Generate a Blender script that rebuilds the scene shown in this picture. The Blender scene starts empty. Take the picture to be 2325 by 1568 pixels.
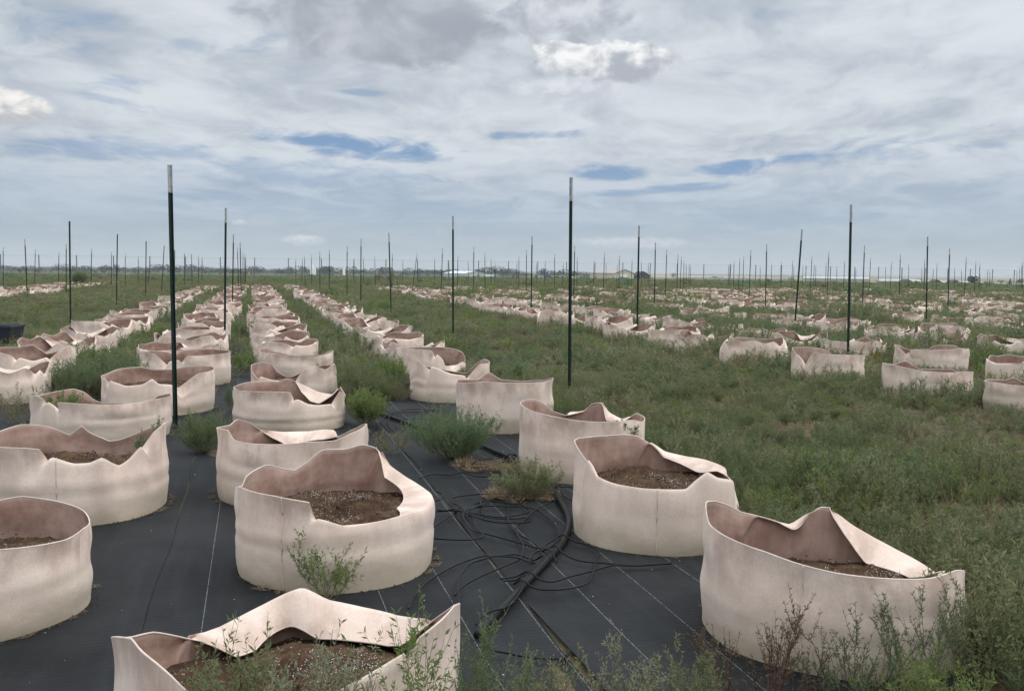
import bpy, math, random
import numpy as np
from mathutils import Vector, Matrix

R_ = math.radians
S = bpy.context.scene
random.seed(7)
rng = np.random.default_rng(11)

# ------------------------------------------------------------------ camera
CAM_H = 1.65
PITCH = math.atan(171.6 / 2150.0)
ROLL = math.atan(0.011)
cam_data = bpy.data.cameras.new('camera')
cam_data.sensor_width = 36.0
cam_data.lens = 36.0 * 2150.0 / 2325.0
cam_data.clip_start = 0.05
cam_data.clip_end = 60000.0
cam = bpy.data.objects.new('camera', cam_data)
S.collection.objects.link(cam)
cam.matrix_world = (Matrix.Translation((0, 0, CAM_H)) @ Matrix.Rotation(R_(90) - PITCH, 4, 'X')
                    @ Matrix.Rotation(ROLL, 4, 'Z'))
S.camera = cam
S.render.resolution_x, S.render.resolution_y = 1024, 690

# ------------------------------------------------------------------ exposure
S.view_settings.view_transform = 'Standard'
S.view_settings.look = 'None'
S.view_settings.exposure = 0.2
S.view_settings.gamma = 1.0
S.render.engine = 'CYCLES'
S.cycles.max_bounces = 6
S.cycles.diffuse_bounces = 3
S.cycles.glossy_bounces = 2
S.cycles.transmission_bounces = 4
S.cycles.transparent_max_bounces = 8
S.cycles.volume_bounces = 0

# ------------------------------------------------------------------ sun behind thin cloud
SUN_AZ = R_(85)          # clockwise from +Y (ahead) towards +X (right)
SUN_EL = R_(58)
sun_data = bpy.data.lights.new('sun', 'SUN')
sun_data.energy = 0.9
sun_data.angle = R_(12)
sun_data.color = (1.0, 0.955, 0.90)
sun = bpy.data.objects.new('sun', sun_data)
S.collection.objects.link(sun)
sdir = Vector((math.sin(SUN_AZ) * math.cos(SUN_EL), math.cos(SUN_AZ) * math.cos(SUN_EL), math.sin(SUN_EL)))
sun.rotation_euler = sdir.to_track_quat('Z', 'Y').to_euler()


# ------------------------------------------------------------------ node helper
class NT:
    def __init__(self, tree):
        self.t = tree
        self.n = tree.nodes
        self.l = tree.links

    def new(self, kind, **kw):
        nd = self.n.new(kind)
        for k, v in kw.items():
            setattr(nd, k, v)
        return nd

    def put(self, sock, v):
        if v is None:
            return
        if isinstance(v, bpy.types.NodeSocket):
            self.l.new(v, sock)
        else:
            if isinstance(v, (tuple, list)) and len(v) == 3 and sock.type == 'RGBA':
                v = (*v, 1)
            sock.default_value = v

    def m(self, op, a, b=None, c=None, clamp=False):
        nd = self.new('ShaderNodeMath', operation=op, use_clamp=clamp)
        for i, v in enumerate((a, b, c)):
            if v is not None:
                self.put(nd.inputs[i], v)
        return nd.outputs[0]

    def mix(self, f, a, b, blend='MIX'):
        nd = self.new('ShaderNodeMix', data_type='RGBA', blend_type=blend)
        self.put(nd.inputs[0], f)
        self.put(nd.inputs[6], a)
        self.put(nd.inputs[7], b)
        return nd.outputs[2]

    def noise(self, vec=None, scale=5.0, detail=4.0, rough=0.55, dist=0.0, dim='3D', w=None):
        nd = self.new('ShaderNodeTexNoise', noise_dimensions=dim)
        if vec is not None:
            self.put(nd.inputs['Vector'], vec)
        nd.inputs['Scale'].default_value = scale
        nd.inputs['Detail'].default_value = detail
        nd.inputs['Roughness'].default_value = rough
        nd.inputs['Distortion'].default_value = dist
        return nd.outputs[0]

    def ramp(self, f, lo, hi, a=0.0, b=1.0, smooth=True):
        nd = self.new('ShaderNodeMapRange', interpolation_type='SMOOTHSTEP' if smooth else 'LINEAR')
        self.put(nd.inputs[0], f)
        for i, v in enumerate((lo, hi, a, b)):
            self.put(nd.inputs[i + 1], v)
        return nd.outputs[0]

    def mapping(self, vec, loc=(0, 0, 0), rot=(0, 0, 0), scale=(1, 1, 1)):
        nd = self.new('ShaderNodeMapping')
        self.put(nd.inputs[0], vec)
        nd.inputs[1].default_value = loc
        nd.inputs[2].default_value = rot
        nd.inputs[3].default_value = scale
        return nd.outputs[0]

    def sep(self, vec):
        nd = self.new('ShaderNodeSeparateXYZ')
        self.put(nd.inputs[0], vec)
        return nd.outputs

    def comb(self, x, y, z):
        nd = self.new('ShaderNodeCombineXYZ')
        for i, v in enumerate((x, y, z)):
            self.put(nd.inputs[i], v)
        return nd.outputs[0]


def material(name, rough=0.8, spec=0.3):
    m = bpy.data.materials.new(name)
    m.use_nodes = True
    nt = NT(m.node_tree)
    p = m.node_tree.nodes['Principled BSDF']
    p.inputs['Roughness'].default_value = rough
    p.inputs['Specular IOR Level'].default_value = spec
    return m, nt, p


def bump(nt, p, height, strength=0.4, dist=0.01):
    b = nt.new('ShaderNodeBump')
    b.inputs['Strength'].default_value = strength
    b.inputs['Distance'].default_value = dist
    nt.put(b.inputs['Height'], height)
    nt.l.new(b.outputs[0], p.inputs['Normal'])


# ------------------------------------------------------------------ sky
def build_world():
    w = bpy.data.worlds.new('World')
    S.world = w
    w.use_nodes = True
    nt = NT(w.node_tree)
    bg = w.node_tree.nodes['Background']
    STR = 0.10
    bg.inputs['Strength'].default_value = STR
    sky = nt.new('ShaderNodeTexSky', sky_type='NISHITA')
    sky.sun_disc = False
    sky.sun_elevation = SUN_EL
    sky.sun_rotation = SUN_AZ
    sky.altitude = 1400
    sky.air_density = 1.0
    sky.dust_density = 1.6
    sky.ozone_density = 1.0
    tc = nt.new('ShaderNodeTexCoord')
    d = nt.sep(tc.outputs['Generated'])
    x, y, z = d[0], d[1], d[2]
    zc = nt.m('MAXIMUM', z, 0.0)
    den = nt.m('ADD', zc, 0.14)
    u = nt.m('DIVIDE', x, den)
    v = nt.m('DIVIDE', y, den)
    P = nt.comb(u, v, 0.0)
    az = nt.m('ARCTAN2', x, y)
    el = nt.m('ARCSINE', z)
    k = 1.0 / STR

    def c(r, g, b):
        return (r * k, g * k, b * k, 1)

    # clear air: pale towards the horizon
    f_h = nt.ramp(el, 0.0, 0.13)
    blue = nt.mix(f_h, c(.345, .42, .485), c(.175, .29, .475))
    hz = nt.ramp(el, 0.0, 0.03)
    clear0 = nt.mix(hz, c(.385, .445, .495), blue)
    clear = nt.mix(0.12, clear0, sky.outputs[0])
    # broad layer of thin cloud
    warp = nt.noise(P, scale=0.9, detail=3, rough=0.5)
    Pw = nt.comb(nt.m('ADD', u, nt.m('MULTIPLY', warp, 0.7)), nt.m('ADD', nt.m('MULTIPLY', v, 1.0), nt.m('MULTIPLY', warp, 0.5)), 3.1)
    n1 = nt.noise(nt.mapping(Pw, rot=(0, 0, 0.35), scale=(0.75, 0.8, 1)), scale=1.15, detail=9, rough=0.58, dist=0.5)
    n2 = nt.noise(nt.mapping(Pw, loc=(4.3, 1.7, 0), rot=(0, 0, -0.3), scale=(1.0, 0.85, 1)), scale=2.1, detail=9, rough=0.57, dist=0.5)
    n3 = nt.noise(nt.mapping(Pw, loc=(9.1, 2.2, 0), scale=(0.5, .9, 1)), scale=0.7, detail=5, rough=0.5)
    wis = nt.noise(nt.comb(nt.m('MULTIPLY', az, 3.0), nt.m('MULTIPLY', el, 16.0), 0.0), scale=1.3, detail=7, rough=0.6, dist=0.5)

    fr = nt.noise(nt.comb(nt.m('MULTIPLY', az, 14.0), nt.m('MULTIPLY', el, 62.0), 4.0), scale=1.0, detail=7, rough=0.62, dist=0.6)

    n4 = nt.noise(nt.mapping(Pw, loc=(1.3, 7.7, 0), rot=(0, 0, 0.25), scale=(1, 0.75, 1)), scale=5.0, detail=9, rough=0.62, dist=0.4)

    # patches where the blue shows through (directions in the sky)
    def spot(a0, e0, wa, we, tilt=0.0, rag=1.0):
        da = nt.m('SUBTRACT', az, a0)
        de = nt.m('SUBTRACT', nt.m('SUBTRACT', el, e0), nt.m('MULTIPLY', da, tilt))
        q = nt.m('ADD', nt.m('POWER', nt.m('ABSOLUTE', nt.m('DIVIDE', da, wa)), 2.0),
                 nt.m('POWER', nt.m('ABSOLUTE', nt.m('DIVIDE', de, we)), 2.0))
        q = nt.m('ADD', q, nt.m('MULTIPLY', nt.m('SUBTRACT', wis, 0.5), rag * 4.0))
        q = nt.m('ADD', q, nt.m('MULTIPLY', nt.m('SUBTRACT', n2, 0.5), rag * 3.0))
        q = nt.m('ADD', q, nt.m('ADD', nt.m('MULTIPLY', nt.m('SUBTRACT', fr, 0.5), 4.2), nt.m('MULTIPLY', nt.m('SUBTRACT', n4, 0.5), 5.0)))
        return nt.ramp(q, 1.9, -0.2)

    def dirp(px, py):
        uu, vv = (px - 1162.5) / 2150.0, (784 - py) / 2150.0
        cr, sr = math.cos(ROLL), math.sin(ROLL)
        a, b = cr * uu - sr * vv, sr * uu + cr * vv
        X, Y, Z = a, math.cos(PITCH) + b * math.sin(PITCH), b * math.cos(PITCH) - math.sin(PITCH)
        return math.atan2(X, Y), math.atan2(Z, math.hypot(X, Y))

    cover = nt.ramp(nt.m('ADD', nt.m('MULTIPLY', n1, 0.7), nt.m('MULTIPLY', n4, 0.3)), 0.26, 0.46)
    cover = nt.m('ADD', cover, nt.m('MULTIPLY', nt.ramp(n3, 0.4, 0.7), 0.4), clamp=True)
    gaps = None
    for (px, py, wa, we, tl, rg, amt) in BLUE:
        a0, e0 = dirp(px, py)
        s_ = nt.m('MULTIPLY', spot(a0, e0, wa / 2150, we / 2150, tl, rg), amt)
        gaps = s_ if gaps is None else nt.m('MAXIMUM', gaps, s_)
    lowfade = nt.ramp(el, 0.012, 0.135, 0.15, 0.97)
    cover = nt.m('ADD', cover, nt.ramp(el, 0.17, 0.27, 0.0, 0.55), clamp=True)
    cover = nt.m('MULTIPLY', cover, lowfade)
    cover = nt.m('MULTIPLY', cover, nt.m('SUBTRACT', 1.0, gaps))
    cover = nt.m('MULTIPLY', cover, 0.96)
    # cloud shade: light and grey streaks
    sh = nt.m('ADD', nt.m('ADD', nt.m('MULTIPLY', n2, 0.42), nt.m('MULTIPLY', n3, 0.25)), nt.m('MULTIPLY', n4, 0.33))
    shade = nt.ramp(sh, 0.38, 0.60)
    ccol = nt.mix(shade, c(.40, .445, .50), c(.635, .67, .70))
    # brighter overhead, towards the hidden sun
    base = nt.mix(cover, clear, ccol)

    # heaped clouds at their own places in the sky
    def heap(base, px, py, wa, we, dark, lo, hi, rag, seed, amt=1.0, soft=0.5):
        a0, e0 = dirp(px, py)
        wa, we = wa / 2150, we / 2150
        vv = nt.comb(nt.m('MULTIPLY', nt.m('SUBTRACT', az, a0), 1 / we * 0.8), nt.m('MULTIPLY', nt.m('SUBTRACT', el, e0), 1 / we * 1.2), seed)
        nn = nt.noise(vv, scale=0.8, detail=8, rough=0.55, dist=0.4)
        nb = nt.noise(vv, scale=0.9, detail=7, rough=0.52, dist=0.3)
        da = nt.m('DIVIDE', nt.m('SUBTRACT', az, a0), wa)
        de = nt.m('DIVIDE', nt.m('SUBTRACT', el, e0), we)
        q = nt.m('ADD', nt.m('MULTIPLY', da, da), nt.m('MULTIPLY', de, de))
        q = nt.m('ADD', q, nt.m('MULTIPLY', nt.m('SUBTRACT', nn, 0.5), rag * 5.0))
        msk = nt.m('MULTIPLY', nt.ramp(q, 1.0 + soft * .5, 1.0 - soft), amt)
        t = nt.m('ADD', nt.m('MULTIPLY', de, 0.42), nt.m('ADD', 0.5, nt.m('MULTIPLY', nt.m('SUBTRACT', nb, 0.5), 2.6)))
        if dark:
            t = nt.m('ADD', 0.45, nt.m('MULTIPLY', nt.m('SUBTRACT', nb, 0.5), 2.6))
        col = nt.mix(nt.ramp(t, 0.1, 0.95), c(*lo), c(*hi))
        return nt.mix(msk, base, col)

    base = heap(base, 860, 55, 255, 85, True, (.29, .315, .365), (.49, .515, .56), 0.8, 2.0, 0.80, .45)
    base = heap(base, 1270, 40, 140, 55, True, (.37, .40, .46), (.62, .65, .69), 0.55, 12.0, 0.9, .35)
    base = heap(base, 1365, 142, 165, 46, False, (.38, .41, .46), (.84, .84, .84), 0.70, 5.0, 0.97, .40)
    base = heap(base, 1300, 205, 130, 28, False, (.50, .53, .59), (.72, .74, .78), 0.5, 8.0, 0.6, .8)
    base = heap(base, 6, 243, 84, 36, False, (.46, .47, .50), (.85, .83, .79), 0.45, 9.0, 0.96, .42)
    base = heap(base, 690, 545, 50, 12, False, (.50, .55, .60), (.70, .69, .68), 0.4, 15.0, 0.7, .8)
    base = heap(base, 1440, 552, 130, 14, False, (.50, .54, .60), (.60, .62, .66), 0.35, 19.0, 0.7, .8)
    base = heap(base, 542, 505, 18, 6, False, (.50, .55, .60), (.66, .67, .69), 0.3, 23.0, 0.6, .8)
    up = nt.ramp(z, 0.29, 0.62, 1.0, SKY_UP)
    # the veiled sun brightens the cloud round it (to the right of the view)
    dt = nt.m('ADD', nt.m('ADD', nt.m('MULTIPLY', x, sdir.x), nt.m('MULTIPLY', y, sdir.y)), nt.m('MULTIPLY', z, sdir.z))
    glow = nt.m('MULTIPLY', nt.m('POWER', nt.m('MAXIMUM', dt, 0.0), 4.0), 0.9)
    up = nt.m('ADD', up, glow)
    up = nt.m('ADD', up, nt.ramp(y, 0.25, -0.5, 0.0, 0.35))  # unseen sky behind the camera, brightened to light the bag fronts
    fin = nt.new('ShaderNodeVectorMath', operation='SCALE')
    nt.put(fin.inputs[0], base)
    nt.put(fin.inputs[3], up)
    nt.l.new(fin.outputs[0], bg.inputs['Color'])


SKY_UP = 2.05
BLUE = [(790, 325, 170, 24, -0.05, .55, 1.0), (870, 350, 130, 14, -.05, .6, .8), (1250, 305, 130, 9, 0.04, .5, .75), (1385, 393, 75, 15, 0.0, .30, 1.0),
        (1690, 380, 115, 14, 0.10, .30, 1.0), (1500, 430, 170, 8, 0.06, .4, .85), (265, 195, 85, 18, 0.0, .7, .6),
        (290, 235, 90, 12, -.1, .7, .4), (820, 210, 40, 6, 0.0, .4, .5), (300, 340, 150, 22, 0.0, .7, .55),
        (720, 400, 230, 28, -.03, .7, .5), (800, 470, 400, 30, 0, .6, .5), (430, 100, 35, 12, 0, .5, .3), (2100, 320, 70, 6, .1, .5, .35), (1750, 500, 330, 14, 0, .6, .5), (1250, 520, 420, 18, 0, .6, .5)]
build_world()


# ------------------------------------------------------------------ object helpers
def new_mesh(name, verts, faces, uvs=None, smooth=True, mat_idx=None):
    me = bpy.data.meshes.new(name)
    me.from_pydata([tuple(v) for v in verts], [], [tuple(f) for f in faces])
    if smooth:
        me.polygons.foreach_set('use_smooth', [True] * len(me.polygons))
    if mat_idx is not None:
        me.polygons.foreach_set('material_index', mat_idx)
    if uvs is not None:
        uvl = me.uv_layers.new(name='UVMap')
        li = np.empty(len(me.loops), dtype=np.int32)
        me.loops.foreach_get('vertex_index', li)
        uvl.data.foreach_set('uv', np.asarray(uvs, dtype=np.float32)[li].ravel())
    me.update()
    return me


def quads_mesh(name, V4):
    """V4: (n,4,3) array of separate quads."""
    n = len(V4)
    me = bpy.data.meshes.new(name)
    me.vertices.add(n * 4)
    me.vertices.foreach_set('co', np.asarray(V4, dtype=np.float32).ravel())
    me.loops.add(n * 4)
    me.loops.foreach_set('vertex_index', np.arange(n * 4, dtype=np.int32))
    me.polygons.add(n)
    me.polygons.foreach_set('loop_start', np.arange(0, n * 4, 4, dtype=np.int32))
    me.update()
    return me


def obj(name, me, mats=(), parent=None, loc=(0, 0, 0), rot=(0, 0, 0)):
    if mats is not None and not isinstance(mats, (list, tuple)):
        mats = [mats]
    for m in mats or ():
        me.materials.append(m)
    o = bpy.data.objects.new(name, me)
    S.collection.objects.link(o)
    o.location = loc
    o.rotation_euler = rot
    if parent:
        o.parent = parent
    return o


def tag(o, label=None, cat=None, group=None, kind=None):
    if label:
        o['label'] = label
    if cat:
        o['category'] = cat
    if group:
        o['group'] = group
    if kind:
        o['kind'] = kind
    return o


def thing(name, label, cat, loc=(0, 0, 0), rot=(0, 0, 0), group=None):
    o = bpy.data.objects.new(name, None)
    o.empty_display_size = 0.1
    S.collection.objects.link(o)
    o.location = loc
    o.rotation_euler = rot
    return tag(o, label, cat, group)


def copy_tree(src, loc, rot=None, scale=None, label=None):
    """copies a thing with its parts and sub-parts (shared meshes)"""
    r = src.copy()
    S.collection.objects.link(r)
    r.location = loc
    if rot is not None:
        r.rotation_euler = rot
    if scale is not None:
        r.scale = scale
    if label:
        r['label'] = label
    for ch in list(src.children):
        c = ch.copy()
        S.collection.objects.link(c)
        c.parent = r
        for g in ch.children:
            d = g.copy()
            S.collection.objects.link(d)
            d.parent = c
    return r


class MB:
    """collects boxes, tubes and polygons into one mesh"""
    def __init__(self):
        self.v = []
        self.f = []

    def box(self, x0, x1, y0, y1, z0, z1):
        b = len(self.v)
        self.v += [(x0, y0, z0), (x1, y0, z0), (x1, y1, z0), (x0, y1, z0), (x0, y0, z1), (x1, y0, z1), (x1, y1, z1), (x0, y1, z1)]
        self.f += [(b, b + 3, b + 2, b + 1), (b + 4, b + 5, b + 6, b + 7), (b, b + 1, b + 5, b + 4), (b + 1, b + 2, b + 6, b + 5), (b + 2, b + 3, b + 7, b + 6), (b + 3, b, b + 4, b + 7)]
        return self

    def poly(self, pts):
        b = len(self.v)
        self.v += [tuple(p) for p in pts]
        self.f.append(tuple(range(b, b + len(pts))))
        return self

    def prism(self, prof, axis_a, axis_b):
        """extrude a closed 3D polygon by vector (axis_b-axis_a)"""
        off = Vector(axis_b) - Vector(axis_a)
        b = len(self.v)
        n = len(prof)
        self.v += [tuple(p) for p in prof] + [tuple(Vector(p) + off) for p in prof]
        self.f.append(tuple(range(b + n - 1, b - 1, -1)))
        self.f.append(tuple(range(b + n, b + 2 * n)))
        for i in range(n):
            j = (i + 1) % n
            self.f.append((b + i, b + j, b + n + j, b + n + i))
        return self

    def tube(self, pts, r, sides=6, r2=None):
        pts = [Vector(p) for p in pts]
        n = len(pts)
        b = len(self.v)
        for i, p in enumerate(pts):
            t = (pts[min(i + 1, n - 1)] - pts[max(i - 1, 0)])
            if t.length < 1e-9:
                t = Vector((0, 0, 1))
            t.normalize()
            a = t.cross(Vector((0, 0, 1)))
            if a.length < 1e-3:
                a = t.cross(Vector((1, 0, 0)))
            a.normalize()
            c = t.cross(a)
            rr = r if r2 is None else r + (r2 - r) * i / max(n - 1, 1)
            for k in range(sides):
                an = 2 * math.pi * k / sides
                self.v.append(tuple(p + a * (math.cos(an) * rr) + c * (math.sin(an) * rr)))
        for i in range(n - 1):
            for k in range(sides):
                k2 = (k + 1) % sides
                self.f.append((b + i * sides + k, b + i * sides + k2, b + (i + 1) * sides + k2, b + (i + 1) * sides + k))
        self.f.append(tuple(b + k for k in range(sides - 1, -1, -1)))
        self.f.append(tuple(b + (n - 1) * sides + k for k in range(sides)))
        return self

    def build(self, name, mats, parent=None, smooth=False, loc=(0, 0, 0), rot=(0, 0, 0)):
        return obj(name, new_mesh(name, self.v, self.f, smooth=smooth), mats, parent, loc, rot)


def spline(pts, n=8):
    """Catmull-Rom through points"""
    P = [Vector(p) for p in pts]
    out = []
    for i in range(len(P) - 1):
        p0, p1, p2, p3 = P[max(i - 1, 0)], P[i], P[i + 1], P[min(i + 2, len(P) - 1)]
        for k in range(n):
            t = k / n
            out.append(0.5 * ((2 * p1) + (p2 - p0) * t + (2 * p0 - 5 * p1 + 4 * p2 - p3) * t * t + (3 * p1 - p0 - 3 * p2 + p3) * t ** 3))
    out.append(P[-1])
    return out


# rows of bags run along this direction (q across the rows to the right, p along them)
RA = R_(15.2)
CA, SA = math.cos(RA), math.sin(RA)


def qp(q, p):
    return (q * CA - p * SA, q * SA + p * CA)


def to_qp(X, Y):
    return X * CA + Y * SA, -X * SA + Y * CA


def ground_z(X, Y):
    d = math.hypot(X, Y)
    if d < 95:
        return 0.0
    if d < 1500:
        return -0.0075 * (d - 95)
    return -10.5 - 2.5 * (1 - math.exp(-(d - 1500) / 2000))


# ------------------------------------------------------------------ materials
def mat_fabric_outer():
    m, nt, p = material('felt_outer', 0.92, 0.12)
    uv = nt.new('ShaderNodeUVMap').outputs[0]
    oc = nt.new('ShaderNodeTexCoord').outputs['Object']
    rnd = nt.new('ShaderNodeObjectInfo').outputs['Random']
    s = nt.sep(uv)
    z = nt.sep(oc)[2]
    uu = nt.m('ADD', s[0], nt.m('MULTIPLY', rnd, 7.3))
    streak = nt.noise(nt.comb(nt.m('MULTIPLY', uu, 24.0), nt.m('MULTIPLY', s[1], 1.4), rnd), scale=1.0, detail=5, rough=0.6)
    blot = nt.noise(nt.comb(nt.m('MULTIPLY', uu, 7.0), nt.m('MULTIPLY', s[1], 3.0), rnd), scale=1.0, detail=5, rough=0.6)
    base = nt.mix(nt.ramp(blot, 0.3, 0.7), (.755, .585, .485), (.82, .675, .575))
    pink = nt.m('MULTIPLY', nt.ramp(streak, 0.38, 0.66), nt.ramp(s[1], 0.30, 1.0, 0.25, 0.95))
    base = nt.mix(pink, base, (.50, .36, .29))
    dn = nt.noise(nt.comb(nt.m('MULTIPLY', uu, 16.0), nt.m('MULTIPLY', s[1], 5.0), 3.0), scale=1.0, detail=6, rough=0.65)
    dirt = nt.ramp(nt.m('ADD', z, nt.m('MULTIPLY', nt.m('SUBTRACT', dn, 0.5), 0.26)), 0.17, -0.01)
    base = nt.mix(nt.m('MULTIPLY', dirt, 0.85), base, (.32, .265, .17))
    low = nt.ramp(nt.m('ADD', z, nt.m('MULTIPLY', nt.m('SUBTRACT', dn, 0.5), 0.3)), 0.33, 0.1)
    base = nt.mix(nt.m('MULTIPLY', low, 0.4), base, (.50, .43, .33))
    felt = nt.noise(nt.mapping(oc, scale=(1, 1, .45)), scale=170.0, detail=3, rough=0.8)
    base = nt.mix(nt.ramp(felt, 0.35, 0.7, 0.0, 0.30), base, (.42, .32, .25))
    sp = nt.noise(oc, scale=55.0, detail=3, rough=0.7)
    base = nt.mix(nt.m('MULTIPLY', nt.ramp(sp, 0.66, 0.78), 0.22), base, (.33, .25, .18))
    tone = nt.m('ADD', 0.93, nt.m('MULTIPLY', rnd, 0.10))
    base = nt.mix(1.0, base, nt.comb(tone, tone, tone), 'MULTIPLY')
    nt.l.new(base, p.inputs['Base Color'])
    fine = nt.noise(oc, scale=260.0, detail=2, rough=0.7)
    wr = nt.noise(nt.mapping(oc, scale=(1, 1, 1.8)), scale=6.5, detail=5, rough=0.55, dist=0.3)
    h = nt.m('ADD', nt.m('MULTIPLY', fine, 0.30), nt.m('MULTIPLY', wr, 0.9))
    bump(nt, p, h, 0.30, 0.012)
    p.inputs['Sheen Weight'].default_value = 0.15
    return m


def mat_fabric_inner():
    m, nt, p = material('felt_inner', 0.95, 0.1)
    uv = nt.new('ShaderNodeUVMap').outputs[0]
    oc = nt.new('ShaderNodeTexCoord').outputs['Object']
    rnd = nt.new('ShaderNodeObjectInfo').outputs['Random']
    s = nt.sep(uv)
    uu = nt.m('ADD', s[0], nt.m('MULTIPLY', rnd, 3.3))
    streak = nt.noise(nt.comb(nt.m('MULTIPLY', uu, 30.0), nt.m('MULTIPLY', s[1], 2.0), rnd), scale=1.0, detail=6, rough=0.65)
    blot = nt.noise(nt.comb(nt.m('MULTIPLY', uu, 5.0), nt.m('MULTIPLY', s[1], 2.5), rnd), scale=1.0, detail=4, rough=0.6)
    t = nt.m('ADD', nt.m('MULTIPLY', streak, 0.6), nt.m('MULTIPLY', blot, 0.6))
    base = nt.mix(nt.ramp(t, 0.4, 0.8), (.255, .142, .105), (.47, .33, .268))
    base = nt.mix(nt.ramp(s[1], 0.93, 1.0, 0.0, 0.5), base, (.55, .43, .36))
    nt.l.new(base, p.inputs['Base Color'])
    fine = nt.noise(oc, scale=220.0, detail=2, rough=0.7)
    wr = nt.noise(oc, scale=10.0, detail=3, rough=0.5)
    bump(nt, p, nt.m('ADD', nt.m('MULTIPLY', fine, 0.2), wr), 0.4, 0.015)
    return m


def mat_soil():
    m, nt, p = material('potting_soil', 0.95, 0.1)
    oc = nt.new('ShaderNodeTexCoord').outputs['Object']
    rnd = nt.new('ShaderNodeObjectInfo').outputs['Random']
    off = nt.new('ShaderNodeVectorMath', operation='ADD')
    nt.put(off.inputs[0], oc)
    nt.put(off.inputs[1], nt.comb(nt.m('MULTIPLY', rnd, 9.0), nt.m('MULTIPLY', rnd, 5.0), 0.0))
    oc = off.outputs[0]
    a = nt.noise(oc, scale=6.0, detail=6, rough=0.7)
    b = nt.noise(oc, scale=60.0, detail=4, rough=0.75)
    col = nt.mix(nt.ramp(a, 0.35, 0.68), (.060, .033, .022), (.150, .092, .052))
    col = nt.mix(nt.ramp(b, 0.35, 0.75, 0.0, 0.65), col, (.028, .017, .012))
    vo = nt.new('ShaderNodeTexVoronoi')
    nt.put(vo.inputs['Vector'], oc)
    vo.inputs['Scale'].default_value = 130.0
    msk = nt.noise(oc, scale=3.2, detail=4, rough=0.6)
    cell = nt.sep(vo.outputs['Color'])[0]
    keep = nt.m('LESS_THAN', cell, nt.ramp(msk, 0.46, 0.66, 0.02, 0.65))
    dot = nt.m('MULTIPLY', nt.m('LESS_THAN', vo.outputs['Distance'], 0.36), keep)
    col = nt.mix(dot, col, (.52, .48, .43))
    nt.l.new(col, p.inputs['Base Color'])
    bump(nt, p, nt.m('ADD', b, nt.m('MULTIPLY', dot, 0.5)), 0.9, 0.02)
    return m


def mat_ground():
    m, nt, p = material('field_ground', 0.97, 0.05)
    pos = nt.new('ShaderNodeNewGeometry').outputs['Position']
    s = nt.sep(pos)
    dist = nt.m('SQRT', nt.m('ADD', nt.m('MULTIPLY', s[0], s[0]), nt.m('MULTIPLY', s[1], s[1])))
    a = nt.noise(pos, scale=0.8, detail=8, rough=0.65)
    b = nt.noise(pos, scale=22.0, detail=5, rough=0.7)
    dirt = nt.mix(nt.ramp(b, 0.3, 0.75), (.075, .055, .037), (.19, .145, .10))
    near = nt.mix(nt.ramp(a, 0.46, 0.60), nt.mix(b, (.075, .072, .042), (.14, .125, .078)), dirt)
    g1 = nt.noise(nt.mapping(pos, scale=(1, 2.5, 1)), scale=0.06, detail=8, rough=0.65)
    g2 = nt.noise(pos, scale=1.2, detail=6, rough=0.7)
    green = nt.mix(nt.ramp(g1, 0.35, 0.65), (.105, .120, .066), (.150, .145, .082))
    green = nt.mix(nt.ramp(g2, 0.4, 0.8, 0.0, 0.6), green, (.075, .088, .048))
    col = nt.mix(nt.ramp(dist, 60.0, 95.0), near, green)
    # farm land far away: long pale and green fields
    fx = nt.m('DIVIDE', s[0], 900.0)
    fy = nt.m('DIVIDE', s[1], 420.0)
    vo = nt.new('ShaderNodeTexVoronoi')
    nt.put(vo.inputs['Vector'], nt.comb(fx, fy, 0.0))
    vo.inputs['Scale'].default_value = 1.0
    cs = nt.sep(vo.outputs['Color'])
    fields = nt.mix(nt.ramp(cs[0], 0.25, 0.8), (.13, .12, .065), (.36, .31, .22))
    fields = nt.mix(nt.ramp(s[0], -100.0, 350.0, 0.9, 0.0), fields, (.062, .078, .040))
    col = nt.mix(nt.ramp(dist, 900.0, 1500.0), col, fields)
    nt.l.new(col, p.inputs['Base Color'])
    bump(nt, p, b, 0.8, 0.03)
    return m


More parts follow.
